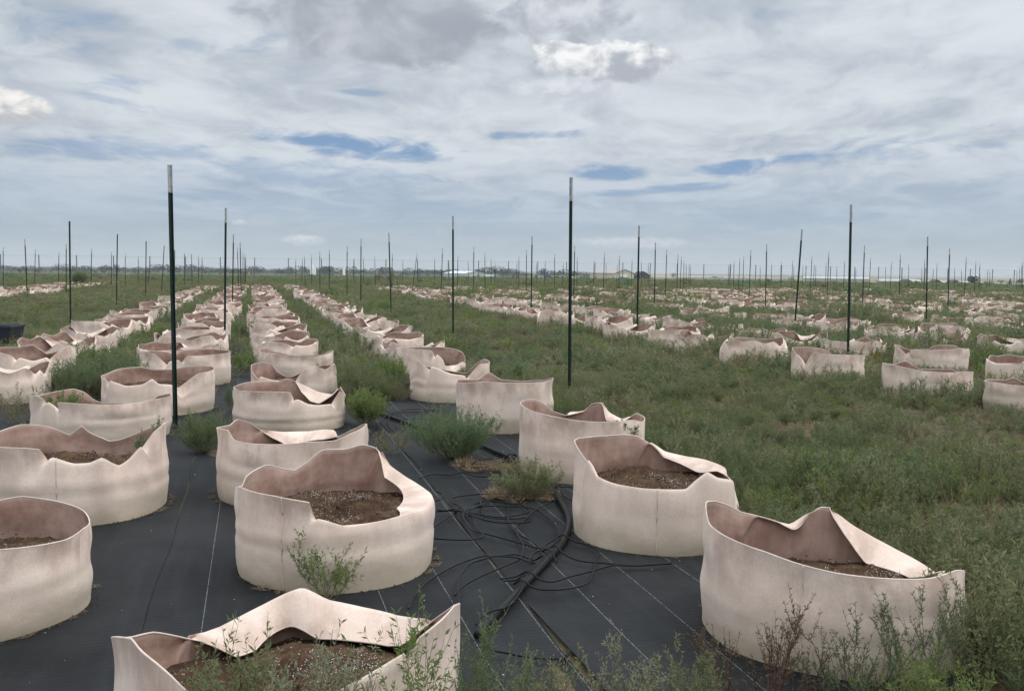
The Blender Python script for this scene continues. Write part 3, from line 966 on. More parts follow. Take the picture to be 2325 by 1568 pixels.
HERO = {
    'B1':((-0.97,5.20,0.536),[(62,0.85,0.40),(69,0.95,0.49),(73,1.00,0.55),(83,1.00,0.57),(95,1.00,0.54),(109,1.00,0.54),(119,1.00,0.47),(128,1.00,0.43),(149,1.00,0.49),(170,1.00,0.46),(176,1.00,0.42),(215,1.00,0.49),(231,1.00,0.49),(244,1.00,0.49),(257,1.00,0.48),(266,1.00,0.47),(270,0.85,0.29),(287,0.83,0.24),(303,0.83,0.25),(327,0.83,0.26),(335,0.77,0.33),(350,0.65,0.33)],[[(270,0.97,0.39),(287,0.95,0.34),(303,0.95,0.35),(327,0.95,0.36),(351,0.97,0.34)],[(5,1.00,0.36),(27,1.00,0.37),(49,1.00,0.40),(64,1.00,0.46),(71,1.00,0.54)]]),
    'D0':((1.49,4.27,0.574),[(2,0.85,0.26),(9,0.97,0.26),(14,0.70,0.21),(33,0.70,0.22),(49,0.72,0.22),(57,0.78,0.26),(66,0.88,0.33),(72,0.96,0.40),(74,1.00,0.44),(78,1.00,0.44),(85,1.00,0.38),(89,0.95,0.34),(93,0.92,0.33),(100,0.94,0.36),(113,0.98,0.40),(123,1.00,0.43),(133,1.00,0.48),(145,1.00,0.52),(168,1.00,0.56),(183,1.00,0.50),(204,1.00,0.49),(224,1.00,0.48),(237,1.00,0.46),(254,1.00,0.44),(271,1.00,0.43),(291,1.00,0.42),(307,1.00,0.43)],[[(16,1.00,0.22),(27,1.00,0.25),(40,1.00,0.28),(52,1.00,0.32),(63,1.00,0.37),(71,1.00,0.42)],[(78,1.00,0.43),(86,1.00,0.40),(94,1.00,0.35),(103,1.00,0.37),(113,1.00,0.40)]]),
    'D1':((0.92,5.87,0.517),[(26,0.90,0.36),(37,0.75,0.34),(67,0.80,0.39),(76,0.88,0.40),(83,0.96,0.45),(90,1.00,0.49),(98,1.00,0.53),(109,1.00,0.54),(121,1.00,0.54),(142,1.00,0.55),(168,1.00,0.57),(176,1.00,0.57),(204,0.83,0.41),(210,0.78,0.32),(233,0.81,0.30),(256,0.85,0.30),(280,0.85,0.30),(287,0.85,0.35),(295,0.88,0.40),(304,0.88,0.36),(321,0.88,0.32)],[[(204,0.95,0.51),(210,0.90,0.42),(233,0.93,0.40),(256,0.97,0.40),(280,0.97,0.40),(287,0.97,0.45),(295,1.00,0.50),(304,1.00,0.46),(321,1.00,0.42)],[(23,1.00,0.38),(45,1.00,0.41),(58,1.00,0.41),(75,1.00,0.43),(87,1.00,0.49)]]),
    'D2':((0.58,7.67,0.507),[(23,1.00,0.46),(31,0.85,0.39),(57,0.85,0.37),(67,1.00,0.51),(75,1.00,0.50),(82,1.00,0.45),(84,0.97,0.43),(104,0.90,0.40),(118,0.98,0.44),(128,1.00,0.51),(141,1.00,0.55),(157,1.00,0.56),(191,1.00,0.56),(217,1.00,0.54),(242,1.00,0.52),(262,1.00,0.50),(281,1.00,0.49),(296,1.00,0.49),(314,1.00,0.49),(337,1.00,0.45)],[[(84,1.00,0.43),(99,1.00,0.42)],[(30,1.00,0.43),(44,1.00,0.39),(59,1.00,0.44),(66,1.00,0.51)]]),
    'B2':((-1.60,6.88,0.545),[(24,1.00,0.47),(48,1.00,0.39),(64,0.97,0.32),(69,0.75,0.32),(111,0.70,0.28),(122,0.90,0.32),(131,1.00,0.38),(141,1.00,0.45),(154,1.00,0.49),(164,1.00,0.46),(228,1.00,0.52),(236,1.00,0.46),(250,1.00,0.45),(271,1.00,0.45),(294,1.00,0.46),(314,1.00,0.45),(331,1.00,0.48),(359,1.00,0.50)],[[(67,1.00,0.38),(76,1.00,0.38),(91,1.00,0.36),(109,1.00,0.36),(130,1.00,0.38)]]),
    'A1':((-2.97,6.37,0.593),[(7,1.00,0.57),(35,1.00,0.52),(52,1.00,0.48),(70,1.00,0.41),(83,0.97,0.36),(90,0.95,0.35),(97,1.00,0.37),(105,1.00,0.41),(110,1.00,0.46),(118,1.00,0.40),(125,1.00,0.44),(134,1.00,0.48),(150,1.00,0.51),(167,1.00,0.49),(178,1.00,0.48),(239,1.00,0.52),(250,1.00,0.51),(264,0.97,0.51),(274,0.95,0.50),(281,0.83,0.36),(295,0.81,0.31),(303,0.83,0.31),(310,0.88,0.34),(318,0.83,0.29),(324,0.78,0.26),(329,0.81,0.29),(338,0.86,0.37),(350,1.00,0.54)],[[(281,0.95,0.46),(295,0.93,0.41),(303,0.95,0.41),(310,1.00,0.44),(318,0.95,0.39),(324,0.90,0.36),(329,0.93,0.39),(338,0.98,0.47)]]),
    'A0':((-2.55,4.40,0.507),[(4,1.00,0.39),(24,1.00,0.38),(42,1.00,0.40),(62,1.00,0.41),(79,1.00,0.42),(92,1.00,0.43),(105,1.00,0.41),(122,1.00,0.38),(150,1.00,0.41),(275,1.00,0.48),(293,1.00,0.44),(312,1.00,0.41),(322,1.00,0.40),(334,1.00,0.39),(348,1.00,0.38)],[]),
    'B0':((-0.70,2.98,0.536),[(17,1.00,0.51),(38,1.00,0.39),(52,0.80,0.26),(71,0.75,0.27),(89,0.74,0.29),(103,0.86,0.32),(106,0.89,0.31),(126,0.62,0.30),(138,0.63,0.29),(141,0.92,0.31),(144,1.00,0.32),(162,1.00,0.40),(175,1.00,0.43),(228,1.00,0.60),(233,1.00,0.58),(240,1.00,0.56),(245,1.00,0.54),(250,1.00,0.51),(268,0.83,0.35),(288,0.83,0.37),(302,0.81,0.40),(320,0.85,0.45),(326,0.98,0.57),(334,1.00,0.59),(348,1.00,0.60)],[[(268,0.95,0.45),(288,0.95,0.47),(302,0.93,0.50),(320,0.97,0.55)],[(41,1.00,0.39),(58,1.00,0.37),(74,1.00,0.38),(88,1.00,0.40),(99,1.00,0.45),(116,1.00,0.39),(132,1.00,0.34),(144,1.00,0.33)]]),
    'B3':((-2.32,9.86,0.574),[(10,1.00,0.29),(27,1.00,0.32),(36,1.00,0.36),(43,0.90,0.27),(54,0.70,0.18),(73,0.75,0.19),(90,0.90,0.28),(98,1.00,0.39),(107,1.00,0.42),(117,1.00,0.39),(124,1.00,0.40),(156,1.00,0.41),(180,1.00,0.40),(209,1.00,0.41),(216,1.00,0.40),(245,1.00,0.41),(266,1.00,0.42),(284,1.00,0.41),(290,0.83,0.25),(303,0.80,0.19),(316,0.80,0.17),(330,0.83,0.17),(344,1.00,0.37)],[[(290,0.95,0.35),(303,0.92,0.29),(316,0.92,0.27),(330,0.95,0.27)],[(39,1.00,0.35),(52,1.00,0.27),(70,1.00,0.28),(90,1.00,0.36),(97,1.00,0.39)]]),
    'A2':((-3.98,9.15,0.632),[(20,1.00,0.36),(26,1.00,0.37),(57,1.00,0.31),(62,0.90,0.26),(80,0.80,0.24),(113,0.90,0.22),(121,1.00,0.26),(130,1.00,0.35),(140,1.00,0.39),(162,1.00,0.38),(176,1.00,0.37),(236,1.00,0.44),(242,0.83,0.30),(248,0.78,0.26),(257,1.00,0.40),(291,1.00,0.38),(317,1.00,0.37),(339,1.00,0.38)],[[(242,0.95,0.40),(248,0.90,0.36)]]),
    'A3':((-4.05,10.80,0.603),[(18,1.00,0.46),(21,1.00,0.47),(55,1.00,0.46),(78,1.00,0.44),(96,1.00,0.40),(115,1.00,0.40),(130,1.00,0.44),(151,1.00,0.44),(181,1.00,0.40),(219,1.00,0.40),(232,0.85,0.29),(242,0.83,0.27),(253,0.81,0.24),(272,0.81,0.26),(284,0.86,0.33),(290,0.85,0.27),(304,0.83,0.25),(334,1.00,0.45)],[[(232,0.97,0.39),(242,0.95,0.37),(253,0.93,0.34),(272,0.93,0.36),(284,0.98,0.43),(290,0.97,0.37),(304,0.95,0.35)]]),
    'D3':((-0.07,9.89,0.498),[(1,1.00,0.52),(37,1.00,0.46),(69,0.90,0.43),(95,0.95,0.44),(111,1.00,0.52),(129,0.95,0.45),(175,1.00,0.48),(183,1.00,0.47),(219,1.00,0.49),(246,1.00,0.52),(272,1.00,0.52),(319,1.00,0.51),(357,1.00,0.51)],[]),
    'D4':((-0.79,12.06,0.507),[(1,1.00,0.46),(32,1.00,0.48),(52,1.00,0.40),(67,0.90,0.27),(112,0.80,0.33),(158,0.90,0.40),(186,1.00,0.34),(211,1.00,0.43),(220,1.00,0.51),(246,0.85,0.36),(276,0.78,0.27),(297,0.78,0.24),(321,1.00,0.47)],[[(246,0.97,0.46),(276,0.90,0.37),(297,0.90,0.34)]]),
    'E1':((5.56,12.60,0.574),[(23,0.95,0.33),(31,1.00,0.35),(77,0.93,0.33),(87,1.00,0.39),(96,1.00,0.44),(105,1.00,0.42),(114,1.00,0.39),(139,1.00,0.42),(159,1.00,0.44),(198,1.00,0.45),(223,1.00,0.43),(240,1.00,0.41),(259,1.00,0.40),(280,1.00,0.40),(292,1.00,0.41)],[]),
    'E2':((4.74,14.15,0.526),[(36,1.00,0.40),(63,1.00,0.39),(73,1.00,0.45),(84,1.00,0.48),(108,1.00,0.50),(143,1.00,0.51),(170,1.00,0.51),(187,0.83,0.35),(202,0.80,0.28),(229,1.00,0.49),(260,1.00,0.47),(288,1.00,0.47)],[[(187,0.95,0.45),(202,0.92,0.38)]]),
    'E3':((7.06,15.90,0.574),[(16,1.00,0.40),(30,1.00,0.44),(49,1.00,0.43),(63,1.00,0.41),(70,0.97,0.35),(110,0.90,0.34),(126,1.00,0.41),(158,1.00,0.45),(187,0.98,0.40),(208,0.83,0.27),(214,1.00,0.41),(236,1.00,0.41),(293,1.00,0.44)],[[(208,0.95,0.37)]]),
    'E0':((6.42,11.50,0.574),[(54,1.00,0.29),(75,1.00,0.28),(89,1.00,0.34),(100,1.00,0.31),(132,1.00,0.33),(153,1.00,0.33),(197,1.00,0.35),(227,1.00,0.35),(245,1.00,0.37)],[]),
    'D5':((-1.20,13.90,0.507),[(2,1.00,0.29),(34,1.00,0.42),(60,1.00,0.45),(83,1.00,0.46),(135,1.00,0.46),(233,1.00,0.51),(256,1.00,0.50),(277,1.00,0.49),(286,0.85,0.34),(297,0.81,0.26),(338,0.81,0.19)],[[(286,0.97,0.44),(297,0.93,0.36),(338,0.93,0.29)],[(2,1.00,0.31),(28,1.00,0.42)]]),
    'A4':((-4.62,13.36,0.612),[(16,1.00,0.43),(41,1.00,0.43),(77,1.00,0.43),(113,1.00,0.41),(124,0.96,0.35),(137,1.00,0.40),(167,1.00,0.43),(229,1.00,0.47),(246,0.98,0.45),(267,0.81,0.26),(280,0.83,0.29),(291,1.00,0.43),(319,1.00,0.43)],[[(267,0.93,0.36),(280,0.95,0.39)]]),
    'C1':((-6.72,13.06,0.612),[(11,1.00,0.49),(51,1.00,0.47),(85,0.80,0.37),(103,1.00,0.44),(109,1.00,0.49),(121,1.00,0.47),(132,1.00,0.46),(150,1.00,0.47),(251,1.00,0.48),(266,1.00,0.48),(279,0.97,0.44),(288,0.83,0.32),(305,0.80,0.27),(323,0.80,0.31),(342,0.98,0.50),(359,1.00,0.54)],[[(288,0.95,0.42),(305,0.92,0.37),(323,0.92,0.41)]]),
    'B4':((-2.77,12.00,0.536),[(10,1.00,0.30),(38,1.00,0.38),(66,0.90,0.35),(114,0.75,0.20),(130,0.90,0.28),(137,1.00,0.38),(153,1.00,0.41),(188,1.00,0.41),(196,1.00,0.36),(230,0.85,0.21),(255,0.80,0.17),(278,0.78,0.17),(295,1.00,0.40),(310,1.00,0.44),(330,0.98,0.38),(352,1.00,0.44)],[[(230,0.97,0.31),(255,0.92,0.27),(278,0.90,0.27)]]),
    'B5':((-3.24,14.20,0.545),[(0,1.00,0.39),(24,1.00,0.39),(43,1.00,0.35),(59,0.90,0.29),(110,0.85,0.29),(141,1.00,0.35),(158,1.00,0.41),(184,1.00,0.42),(195,1.00,0.40),(249,1.00,0.39),(277,1.00,0.38),(315,1.00,0.35)],[]),
}
POSTS = [(-3.43, 9.6, -0.015, 2.66, 0), (0.73, 11.84, -0.02, 2.8, 0), (5.71, 16.02, -0.04, 2.8, 0), (-5.71, 18.75, 0.05, 2.8, 0), (-1.3, 20.82, -0.02, 2.8, 0), (3.18, 24.09, -0, 2.8, 0), (7.53, 25.22, 0.12, 2.8, 0), (-11.79, 25.23, 0.06, 2.8, 1), (12.79, 29.23, -0.08, 2.8, 0), (-3.98, 31.12, -0.08, 2.8, 0), (0.65, 32.82, -0, 2.8, 0), (-10.1, 34.14, 0.08, 2.8, 0), (-14.72, 35.18, 0.09, 2.8, 1), (-6.03, 37.65, 0.01, 2.8, 0), (5.74, 38.3, -0.01, 2.8, 0), (10.43, 39.04, -0.03, 2.8, 0), (14.55, 39.38, -0.03, 2.8, 0), (19.21, 41.76, -0.06, 2.8, 0), (-22.35, 43.66, -0.04, 2.8, 0), (2.87, 44.45, 0.01, 2.8, 0), (-17.28, 44.61, 0.08, 2.8, 1), (-12.92, 45.14, -0.03, 2.8, 0), (-2.02, 48.81, 0.01, 2.8, 0), (12.31, 49.37, 0.02, 2.8, 0), (8.13, 50.46, 0.02, 2.8, 0), (-8.86, 50.7, 0.03, 2.8, 0), (-24.38, 51.77, 0.07, 2.8, 0), (17.42, 52.53, 0.02, 2.8, 0), (-4.07, 53.83, 0.08, 2.8, 0), (-20.03, 54.07, 0.21, 2.8, 1), (22.72, 55.7, -0.03, 2.8, 0), (0.8, 55.82, -0.01, 2.8, 0), (-16.7, 57.83, -0.05, 2.8, 0), (-31.47, 58.55, 0.07, 2.71, 0), (-11.51, 59.53, 0.01, 2.79, 0), (-26.86, 60.39, 0.13, 2.7, 0), (5.8, 60.64, 0.03, 2.8, 0), (-22.11, 62.02, 0.04, 2.69, 1), (29.58, 62.09, -0, 2.8, 0), (10.8, 62.39, 0.03, 2.8, 0), (-31.61, 62.7, 0.12, 2.65, 0), (-12.79, 62.93, -0, 2.72, 0), (-1.85, 63.94, -0.04, 2.75, 0), (-6.84, 64.5, 0.34, 2.72, 0), (2.86, 64.63, -0.03, 2.76, 0), (20.56, 65.52, 0.04, 2.8, 0), (-8.4, 65.74, 0.07, 2.69, 0), (-19.04, 66.98, 0.03, 2.63, 0), (-28.4, 67.1, 0.05, 2.6, 0), (16.31, 67.26, 0.02, 2.79, 0), (7.61, 67.79, -0.03, 2.73, 0), (12.16, 68.88, 0.04, 2.73, 0), (-33.2, 69.29, 0.12, 2.57, 0), (26.1, 69.45, 0.01, 2.8, 0), (-19.74, 69.93, 0.03, 2.6, 0), (-4.1, 70.19, 0.04, 2.64, 0), (-14.95, 70.62, -0.03, 2.6, 0), (30.75, 70.93, -0.05, 2.79, 0), (-24.83, 71.86, 0.01, 2.57, 1), (17.12, 71.9, 0.03, 2.7, 0), (0.48, 71.98, -0.03, 2.64, 0), (4.87, 71.99, -0, 2.65, 0), (-29.46, 72.1, 0.06, 2.55, 0), (-24.6, 72.79, -0.02, 2.56, 1), (36.43, 74.85, 0.01, 2.74, 0), (-10.84, 75.02, -0.07, 2.57, 0), (26.61, 76.3, 0, 2.67, 0), (-16.72, 76.47, -0.04, 2.55, 0), (22.79, 77.49, 0.01, 2.64, 0), (41.74, 77.65, -0.12, 2.72, 0), (-25.74, 77.67, 0.05, 2.52, 0), (-6.44, 78.53, -0.02, 2.55, 0), (-31.05, 78.63, 0.07, 2.47, 0), (-1.79, 78.79, -0.02, 2.56, 0), (-12.41, 78.86, 0, 2.54, 0), (-30.31, 78.87, 0.23, 2.37, 0), (31.49, 79.08, -0.03, 2.65, 0), (-22.45, 79.69, 0.05, 2.51, 0), (9.96, 79.72, 0.03, 2.58, 0), (-26.18, 79.94, 0.05, 2.42, 0), (14.45, 80.19, -0.02, 2.59, 0), (18.77, 80.74, 0.02, 2.59, 0), (23.14, 81.82, -0, 2.6, 0), (-18.72, 81.96, -0.01, 2.37, 0), (-18.26, 82.11, 0.09, 2.48, 0), (37.06, 83.03, -0.03, 2.62, 0), (27.38, 83.05, -0.02, 2.59, 0), (-13.96, 83.25, 0.01, 2.46, 0), (41.22, 83.88, -0.01, 2.63, 0), (2.83, 84.05, 0.04, 2.53, 0), (7.13, 84.07, 0.05, 2.54, 0), (-9.77, 84.39, -0, 2.42, 0), (-8.47, 84.39, 0.01, 2.5, 0), (-5.72, 85.48, -0.03, 2.35, 0), (-4.02, 85.94, -0.03, 2.48, 0), (36.02, 86.35, -0.07, 2.58, 0), (-1.64, 86.6, 0.02, 2.33, 0), (0.38, 87.15, -0.01, 2.43, 0), (46.72, 87.17, -0.11, 2.61, 0), (2.19, 87.63, -0.03, 2.32, 0), (4.64, 88.32, 0.06, 2.41, 0), (8.81, 89.43, -0.05, 2.46, 0), (12.12, 89.44, -0.02, 2.51, 0), (9.84, 89.72, 0.02, 2.28, 0), (20.53, 89.8, 0.08, 2.52, 0), (28.64, 90.54, 0.09, 2.53, 0), (12.93, 90.55, -0.03, 2.49, 0), (24.77, 90.87, -0.04, 2.52, 0), (16.74, 91.58, -0.04, 2.43, 0), (17.02, 91.66, -0.02, 2.42, 0), (17.16, 91.7, -0.04, 2.29, 0), (21.07, 92.77, -0.02, 2.39, 0), (49.56, 92.81, -0.12, 2.56, 0), (24.43, 93.67, -0.06, 2.26, 0), (46.55, 94.22, -0.34, 2.54, 0), (28, 94.64, -0.03, 2.27, 0), (29, 94.92, -0.02, 2.44, 0), (30.42, 95.3, -0.05, 2.45, 0), (32.75, 95.93, -0.04, 2.42, 0), (43.94, 95.98, 0, 2.52, 0), (34.89, 96.51, -0.04, 2.24, 0), (38.31, 97.42, -0.11, 2.5, 0), (40.16, 97.93, -0.08, 2.32, 0), (42.49, 98.57, -0.07, 2.48, 0), (43.75, 98.95, 0.06, 2.33, 0), (46.37, 99.62, -0.07, 2.48, 0), (47.2, 99.85, -0.07, 2.31, 0), (50.32, 100.73, 0.03, 2.43, 0), (50.66, 100.79, -0.07, 2.32, 0), (54.04, 101.7, -0.1, 2.33, 0)]
ORD = ['first', 'second', 'third', 'fourth', 'fifth', 'sixth', 'seventh', 'eighth', 'ninth', 'tenth', 'eleventh', 'twelfth', 'thirteenth',
       'fourteenth', 'fifteenth', 'sixteenth', 'seventeenth', 'eighteenth', 'nineteenth']
TENS = {20: 'twent', 30: 'thirt', 40: 'fort', 50: 'fift', 60: 'sixt'}


def ordinal(n):
    if n < 20:
        return ORD[n - 1]
    t, u = n // 10 * 10, n % 10
    return TENS[t] + 'ieth' if u == 0 else TENS[t] + 'y-' + ORD[u - 1]


BAGS = []          # (x, y, radius) of every bag, for keeping weeds out of them
HERO_INFO = {
    'B1': (.315, 250, 'big cream felt bag with a tall brown inner peak, beside the hose tangle'),
    'D0': (.21, 239, 'large cream felt bag at lower right with a pointed fold and perlite soil'),
    'D1': (.33, 262, 'cream felt bag with rounded folded hem, behind the large bag at lower right'),
    'D2': (.31, None, 'cream felt bag with two pointed hem corners, third along the right row'),
    'B2': (.26, None, 'cream felt bag with its back hem folded flat, behind the big walkway bag'),
    'A1': (.29, 284, 'wide cream felt bag with sunken wavy front hem and vertical seam, at left'),
    'A0': (.26, None, 'upright cream felt bag cut off by the lower left corner of the view'),
    'B0': (.28, None, 'nearest felt bag at the bottom edge, hem folded in across its soil'),
    'B3': (.15, None, 'cream felt bag with a brown rounded inner hump, third along the walkway row'),
    'A2': (.22, None, 'wide cream felt bag with green weeds growing in its left side'),
    'A3': (.29, None, 'cream felt bag with a double dipped front hem, behind the tall near post'),
    'D3': (.30, None, 'straight sided cream felt bag with a small brown arch, fourth in right row'),
    'E1': (.30, None, 'cream felt bag with sloping straight hem and a black cord at its right corner'),
    'E2': (.26, None, 'cream felt bag with a V shaped dip, behind the post past the weedy strip'),
    'E3': (.27, None, 'cream felt bag with green weed inside, behind the yellowing bush weed'),
    'E0': (.28, None, 'cream felt bag cut by the right edge of the view, nearest past the strip'),
    'D5': (.24, None, 'cream felt bag with brown inner back and scooped front, sixth in right row'),
    'A4': (.28, None, 'wide cream felt bag with dipped front hem, behind the tall near post bag'),
    'C1': (.24, None, 'cream felt bag with deep scooped front at left beside the large dark bush'),
    'B4': (.20, None, 'cream felt bag with peaked folds at right, fourth in the walkway row'),
    'B5': (.26, None, 'cream felt bag with small brown corner pockets, fifth in the walkway row'),
    'D4': (.26, None, 'cream felt bag with left peak and dark pocket at right, fifth in right row'),
}
RIDGE = {'B1': .7, 'A1': .7, 'B3': .7, 'D4': .8, 'B2': .5}
BAG_GROUP = 'felt grow bags set out in rows'


def add_bag_parts(root, ms):
    for part in ('wall', 'soil'):
        obj(part, ms[part], (), root)
    for part in ('rim_hem', 'side_seam'):
        if part in ms:
            obj(part, ms[part], (), root)


for i, (key, (cxyr, rim, segs)) in enumerate(HERO.items()):
    X, Y, R = cxyr
    sz, seam, lab = HERO_INFO[key]
    ms = bag_meshes(R, rim, segs, sz, 40 + i, N=180 if Y < 8 else 132, rows=(14, 12), seam=seam, ridge=RIDGE.get(key, .2))
    t = thing('grow_bag', lab, 'grow bag', (X, Y, 0.004), group=BAG_GROUP)
    add_bag_parts(t, ms)
    BAGS.append((X, Y, R))

VARIANTS = []
for k in range(16):
    rim, segs = random_rim(100 + k)
    VARIANTS.append(bag_meshes(.57, rim, segs, .27, 200 + k, N=96, rows=(9, 8)))
FARV = []
for k in range(10):
    rim, segs = random_rim(300 + k)
    FARV.append(bag_meshes(.57, rim, segs, .27, 400 + k, N=48, rows=(5, 5), hem=False))


def in_view(X, Y, margin=0.04):
    if Y < 1.5:
        return False
    return abs(X / Y) < 0.541 + margin + 0.7 / Y


def build_bags():
    r_ = random.Random(21)
    spots = []      # (dist, x, y, label)

    def row(name, q, ps, start_n, jq=.10):
        n = start_n
        for p in ps:
            X, Y = qp(q + r_.uniform(-jq, jq), p + r_.uniform(-.12, .12))
            if in_view(X, Y):
                spots.append((math.hypot(X, Y), X, Y, 'pale felt bag, %s from front in %s' % (ordinal(n), name)))
                n += 1

    row('the row left of the walkway', -1.12, list(np.arange(15.9, 71, 1.83)), 6)
    row('the row right of the walkway', 0.46, list(np.arange(16.4, 71, 1.83)), 6)
    row('the right edge row of the ground cloth', 2.5, list(np.arange(15.9, 71, 1.83)), 7)
    row('the leftmost near row', -3.05, [12.7] + list(np.arange(16.1, 70, 1.83)), 1)
    row('the far left field row', -11.3, np.arange(46, 84, 1.85), 1, .25)
    row('the second far left field row', -13.2, np.arange(50, 84, 1.85), 1, .25)
    # rows on the right, beyond the open weedy strip
    row('first row past the weedy strip', 8.5, list(np.arange(14.9, 73, 1.85)), 4, .15)
    row('second row past the weedy strip', 10.8, [11.4] + list(np.arange(15.2, 73, 1.85)), 1, .15)
    k = 3
    for q in (14.1, 15.4, 19.3, 20.6, 24.4, 25.7, 29.5, 30.8, 34.6, 35.9, 39.7, 41.0, 44.8, 46.1, 49.9, 51.2, 55.0, 56.3):
        ps = [p for p in np.arange(14 + r_.uniform(0, 1.5), 74, 1.9) if r_.random() > .18]
        row('%s row past the weedy strip' % ordinal(k), q, ps, 1, .15)
        k += 1
    spots.sort()
    lone = spots[:285]
    rest = spots[285:]
    protos = {}
    for i, (d, X, Y, lab) in enumerate(lone):
        far = d > 34
        vi = r_.randrange(10 if far else 16)
        key = (far, vi)
        rz = r_.uniform(0, 6.283)
        s_ = r_.uniform(.93, 1.10)
        sc = (s_, s_, r_.uniform(.84, 1.0) if X < 3 or Y < 20 else r_.uniform(.76, .96))
        gz = ground_z(X, Y) + 0.004
        if key not in protos:
            t = thing('grow_bag', lab, 'grow bag', (X, Y, gz), (0, 0, rz), BAG_GROUP)
            t.scale = sc
            add_bag_parts(t, (FARV if far else VARIANTS)[vi])
            protos[key] = t
        else:
            copy_tree(protos[key], (X, Y, gz), (0, 0, rz), sc, lab)
        BAGS.append((X, Y, .6))
    # the rest, far out: one heap of bags nobody could tell apart
    vs, fs, mi, uv = [], [], [], []
    for d, X, Y, lab in rest:
        src = FARV[r_.randrange(10)]['wall']
        a, s_ = r_.uniform(0, 6.283), r_.uniform(.93, 1.1)
        b = len(vs)
        ca, sa = math.cos(a) * s_, math.sin(a) * s_
        gz = ground_z(X, Y)
        for v in src.vertices:
            vs.append((X + v.co.x * ca - v.co.y * sa, Y + v.co.x * sa + v.co.y * ca, gz + v.co.z * .8))
        for pl in src.polygons:
            fs.append(tuple(b + i for i in pl.vertices))
            mi.append(pl.material_index)
        BAGS.append((X, Y, .6))
    if vs:
        me = new_mesh('distant_grow_bags', vs, fs, mat_idx=mi)
        me.uv_layers.new(name='UVMap')
        o = obj('distant_grow_bags', me, [M['outer'], M['inner']])
        tag(o, 'mass of tiny pale felt bags crowded far off at right below the fence', 'grow bags', kind='stuff')


build_bags()


# ------------------------------------------------------------------ steel T-posts
def post_meshes(z0, z1, studs):
    mb = MB()
    # flange, web and the two faces butt end to end
    mb.box(-.0205, .0205, -.004, 0.0, z0, z1)
    mb.box(-.004, .004, 0.0005, .036, z0, z1)
    if studs:
        z = z0 + .03
        while z < z1 - .02:
            mb.box(-.010, .010, -.013, -.0045, z, z + .020)
            z += .054
    return mb


def post_line_name(q):
    if q < -14:
        return 'the farthest left post line'
    if q < -8:
        return 'the second left post line'
    if q < -2.8:
        return 'the line left of all near bags'
    if q < 1.8:
        return 'the line through the near bag rows'
    if q < 7:
        return 'the line right of the ground cloth'
    k = int(round((q - 9.5) / 5.1)) + 1
    return 'the %s line past the weedy strip' % ordinal(max(1, k))


def build_posts():
    protos = {}
    counts = {}
    r_ = random.Random(31)
    special = {}
    for (X, Y, lean, H, dark) in POSTS:
        q, p = to_qp(X, Y)
        nm = post_line_name(q)
        counts[nm] = counts.get(nm, 0) + 1
        col = 'dark steel post without pale tip' if dark else 'dark green steel post'
        if abs(lean) > .28:
            col = 'leaning ' + col
        lab = '%s, %s from front in %s' % (col, ordinal(counts[nm]), nm)
        if len(lab.split()) > 16:
            lab = lab.replace('dark steel post without pale tip', 'tipless dark post').replace('dark green steel post', 'dark post')
        near = Y < 30
        key = (near, bool(dark))
        gz = ground_z(X, Y)
        rz = r_.uniform(-.5, .5) + (math.pi if r_.random() < .3 else 0)
        rot = Matrix.Rotation(math.atan2(lean, H), 4, 'Y') @ Matrix.Rotation(r_.uniform(-.015, .015), 4, 'X') @ Matrix.Rotation(rz, 4, 'Z')
        sc = (1, 1, H / 2.8)
        if key not in protos:
            t = thing('steel_post', lab, 'fence post', group='steel T-posts standing in lines over the field')
            t.rotation_mode = 'XYZ'
            zt = 2.8 if dark else 2.51
            post_meshes(-.25, zt, near).build('shaft', M['post'], t)
            if not dark:
                post_meshes(2.512, 2.8, near).build('pale_tip', M['tip'], t)
            protos[key] = t
            t.location, t.rotation_euler, t.scale = (X, Y, gz), rot.to_euler(), sc
        else:
            copy_tree(protos[key], (X, Y, gz), rot.to_euler(), sc, lab)


build_posts()


# ------------------------------------------------------------------ wire fence across the end of the field
def build_fence():
    pf, H = 90.0, 2.45
    root = thing('wire_fence', 'tall thin wire mesh fence on grey posts running across the far end of field', 'fence', (0, 0, 0))
    q0, n = -42.0, 50
    nodes = []
    proto = None
    for i in range(n):
        X, Y = qp(q0 + 3.0 * i, pf)
        gz = ground_z(X, Y)
        nodes.append((X, Y, gz))
        mb = MB().tube([(0, 0, -.3), (0, 0, H + .06)], .045, 6)
        if proto is None:
            proto = mb.build('fence_post', M['grey_steel'], root, loc=(X, Y, gz))
        else:
            c = proto.copy()
            S.collection.objects.link(c)
            c.parent = root
            c.location = (X, Y, gz)
    mb = MB()
    vx, vy = -SA * .05, CA * .05
    for i in range(n - 1):
        a, b = nodes[i], nodes[i + 1]
        for k in range(15):
            z = .1 + (H - .1) * k / 14
            r = .006 if k == 14 else .0022
            mb.tube([(a[0] + vx, a[1] + vy, a[2] + z), (b[0] + vx, b[1] + vy, b[2] + z)], r, 3)
        for k in range(20):
            t = k / 20
            P = [a[j] + (b[j] - a[j]) * t for j in range(3)]
            mb.tube([(P[0] + vx, P[1] + vy, P[2] + .1), (P[0] + vx, P[1] + vy, P[2] + H)], .0022, 3)
    mb.build('wire_mesh', M['wire'], root)


build_fence()


# ------------------------------------------------------------------ farm buildings and vehicles far off
def at(px, dist):
    return ((px - 1162.5) / 2150.0 * dist, dist)


def place(px, dist):
    X, Y = at(px, dist)
    return X, Y, ground_z(X, Y)


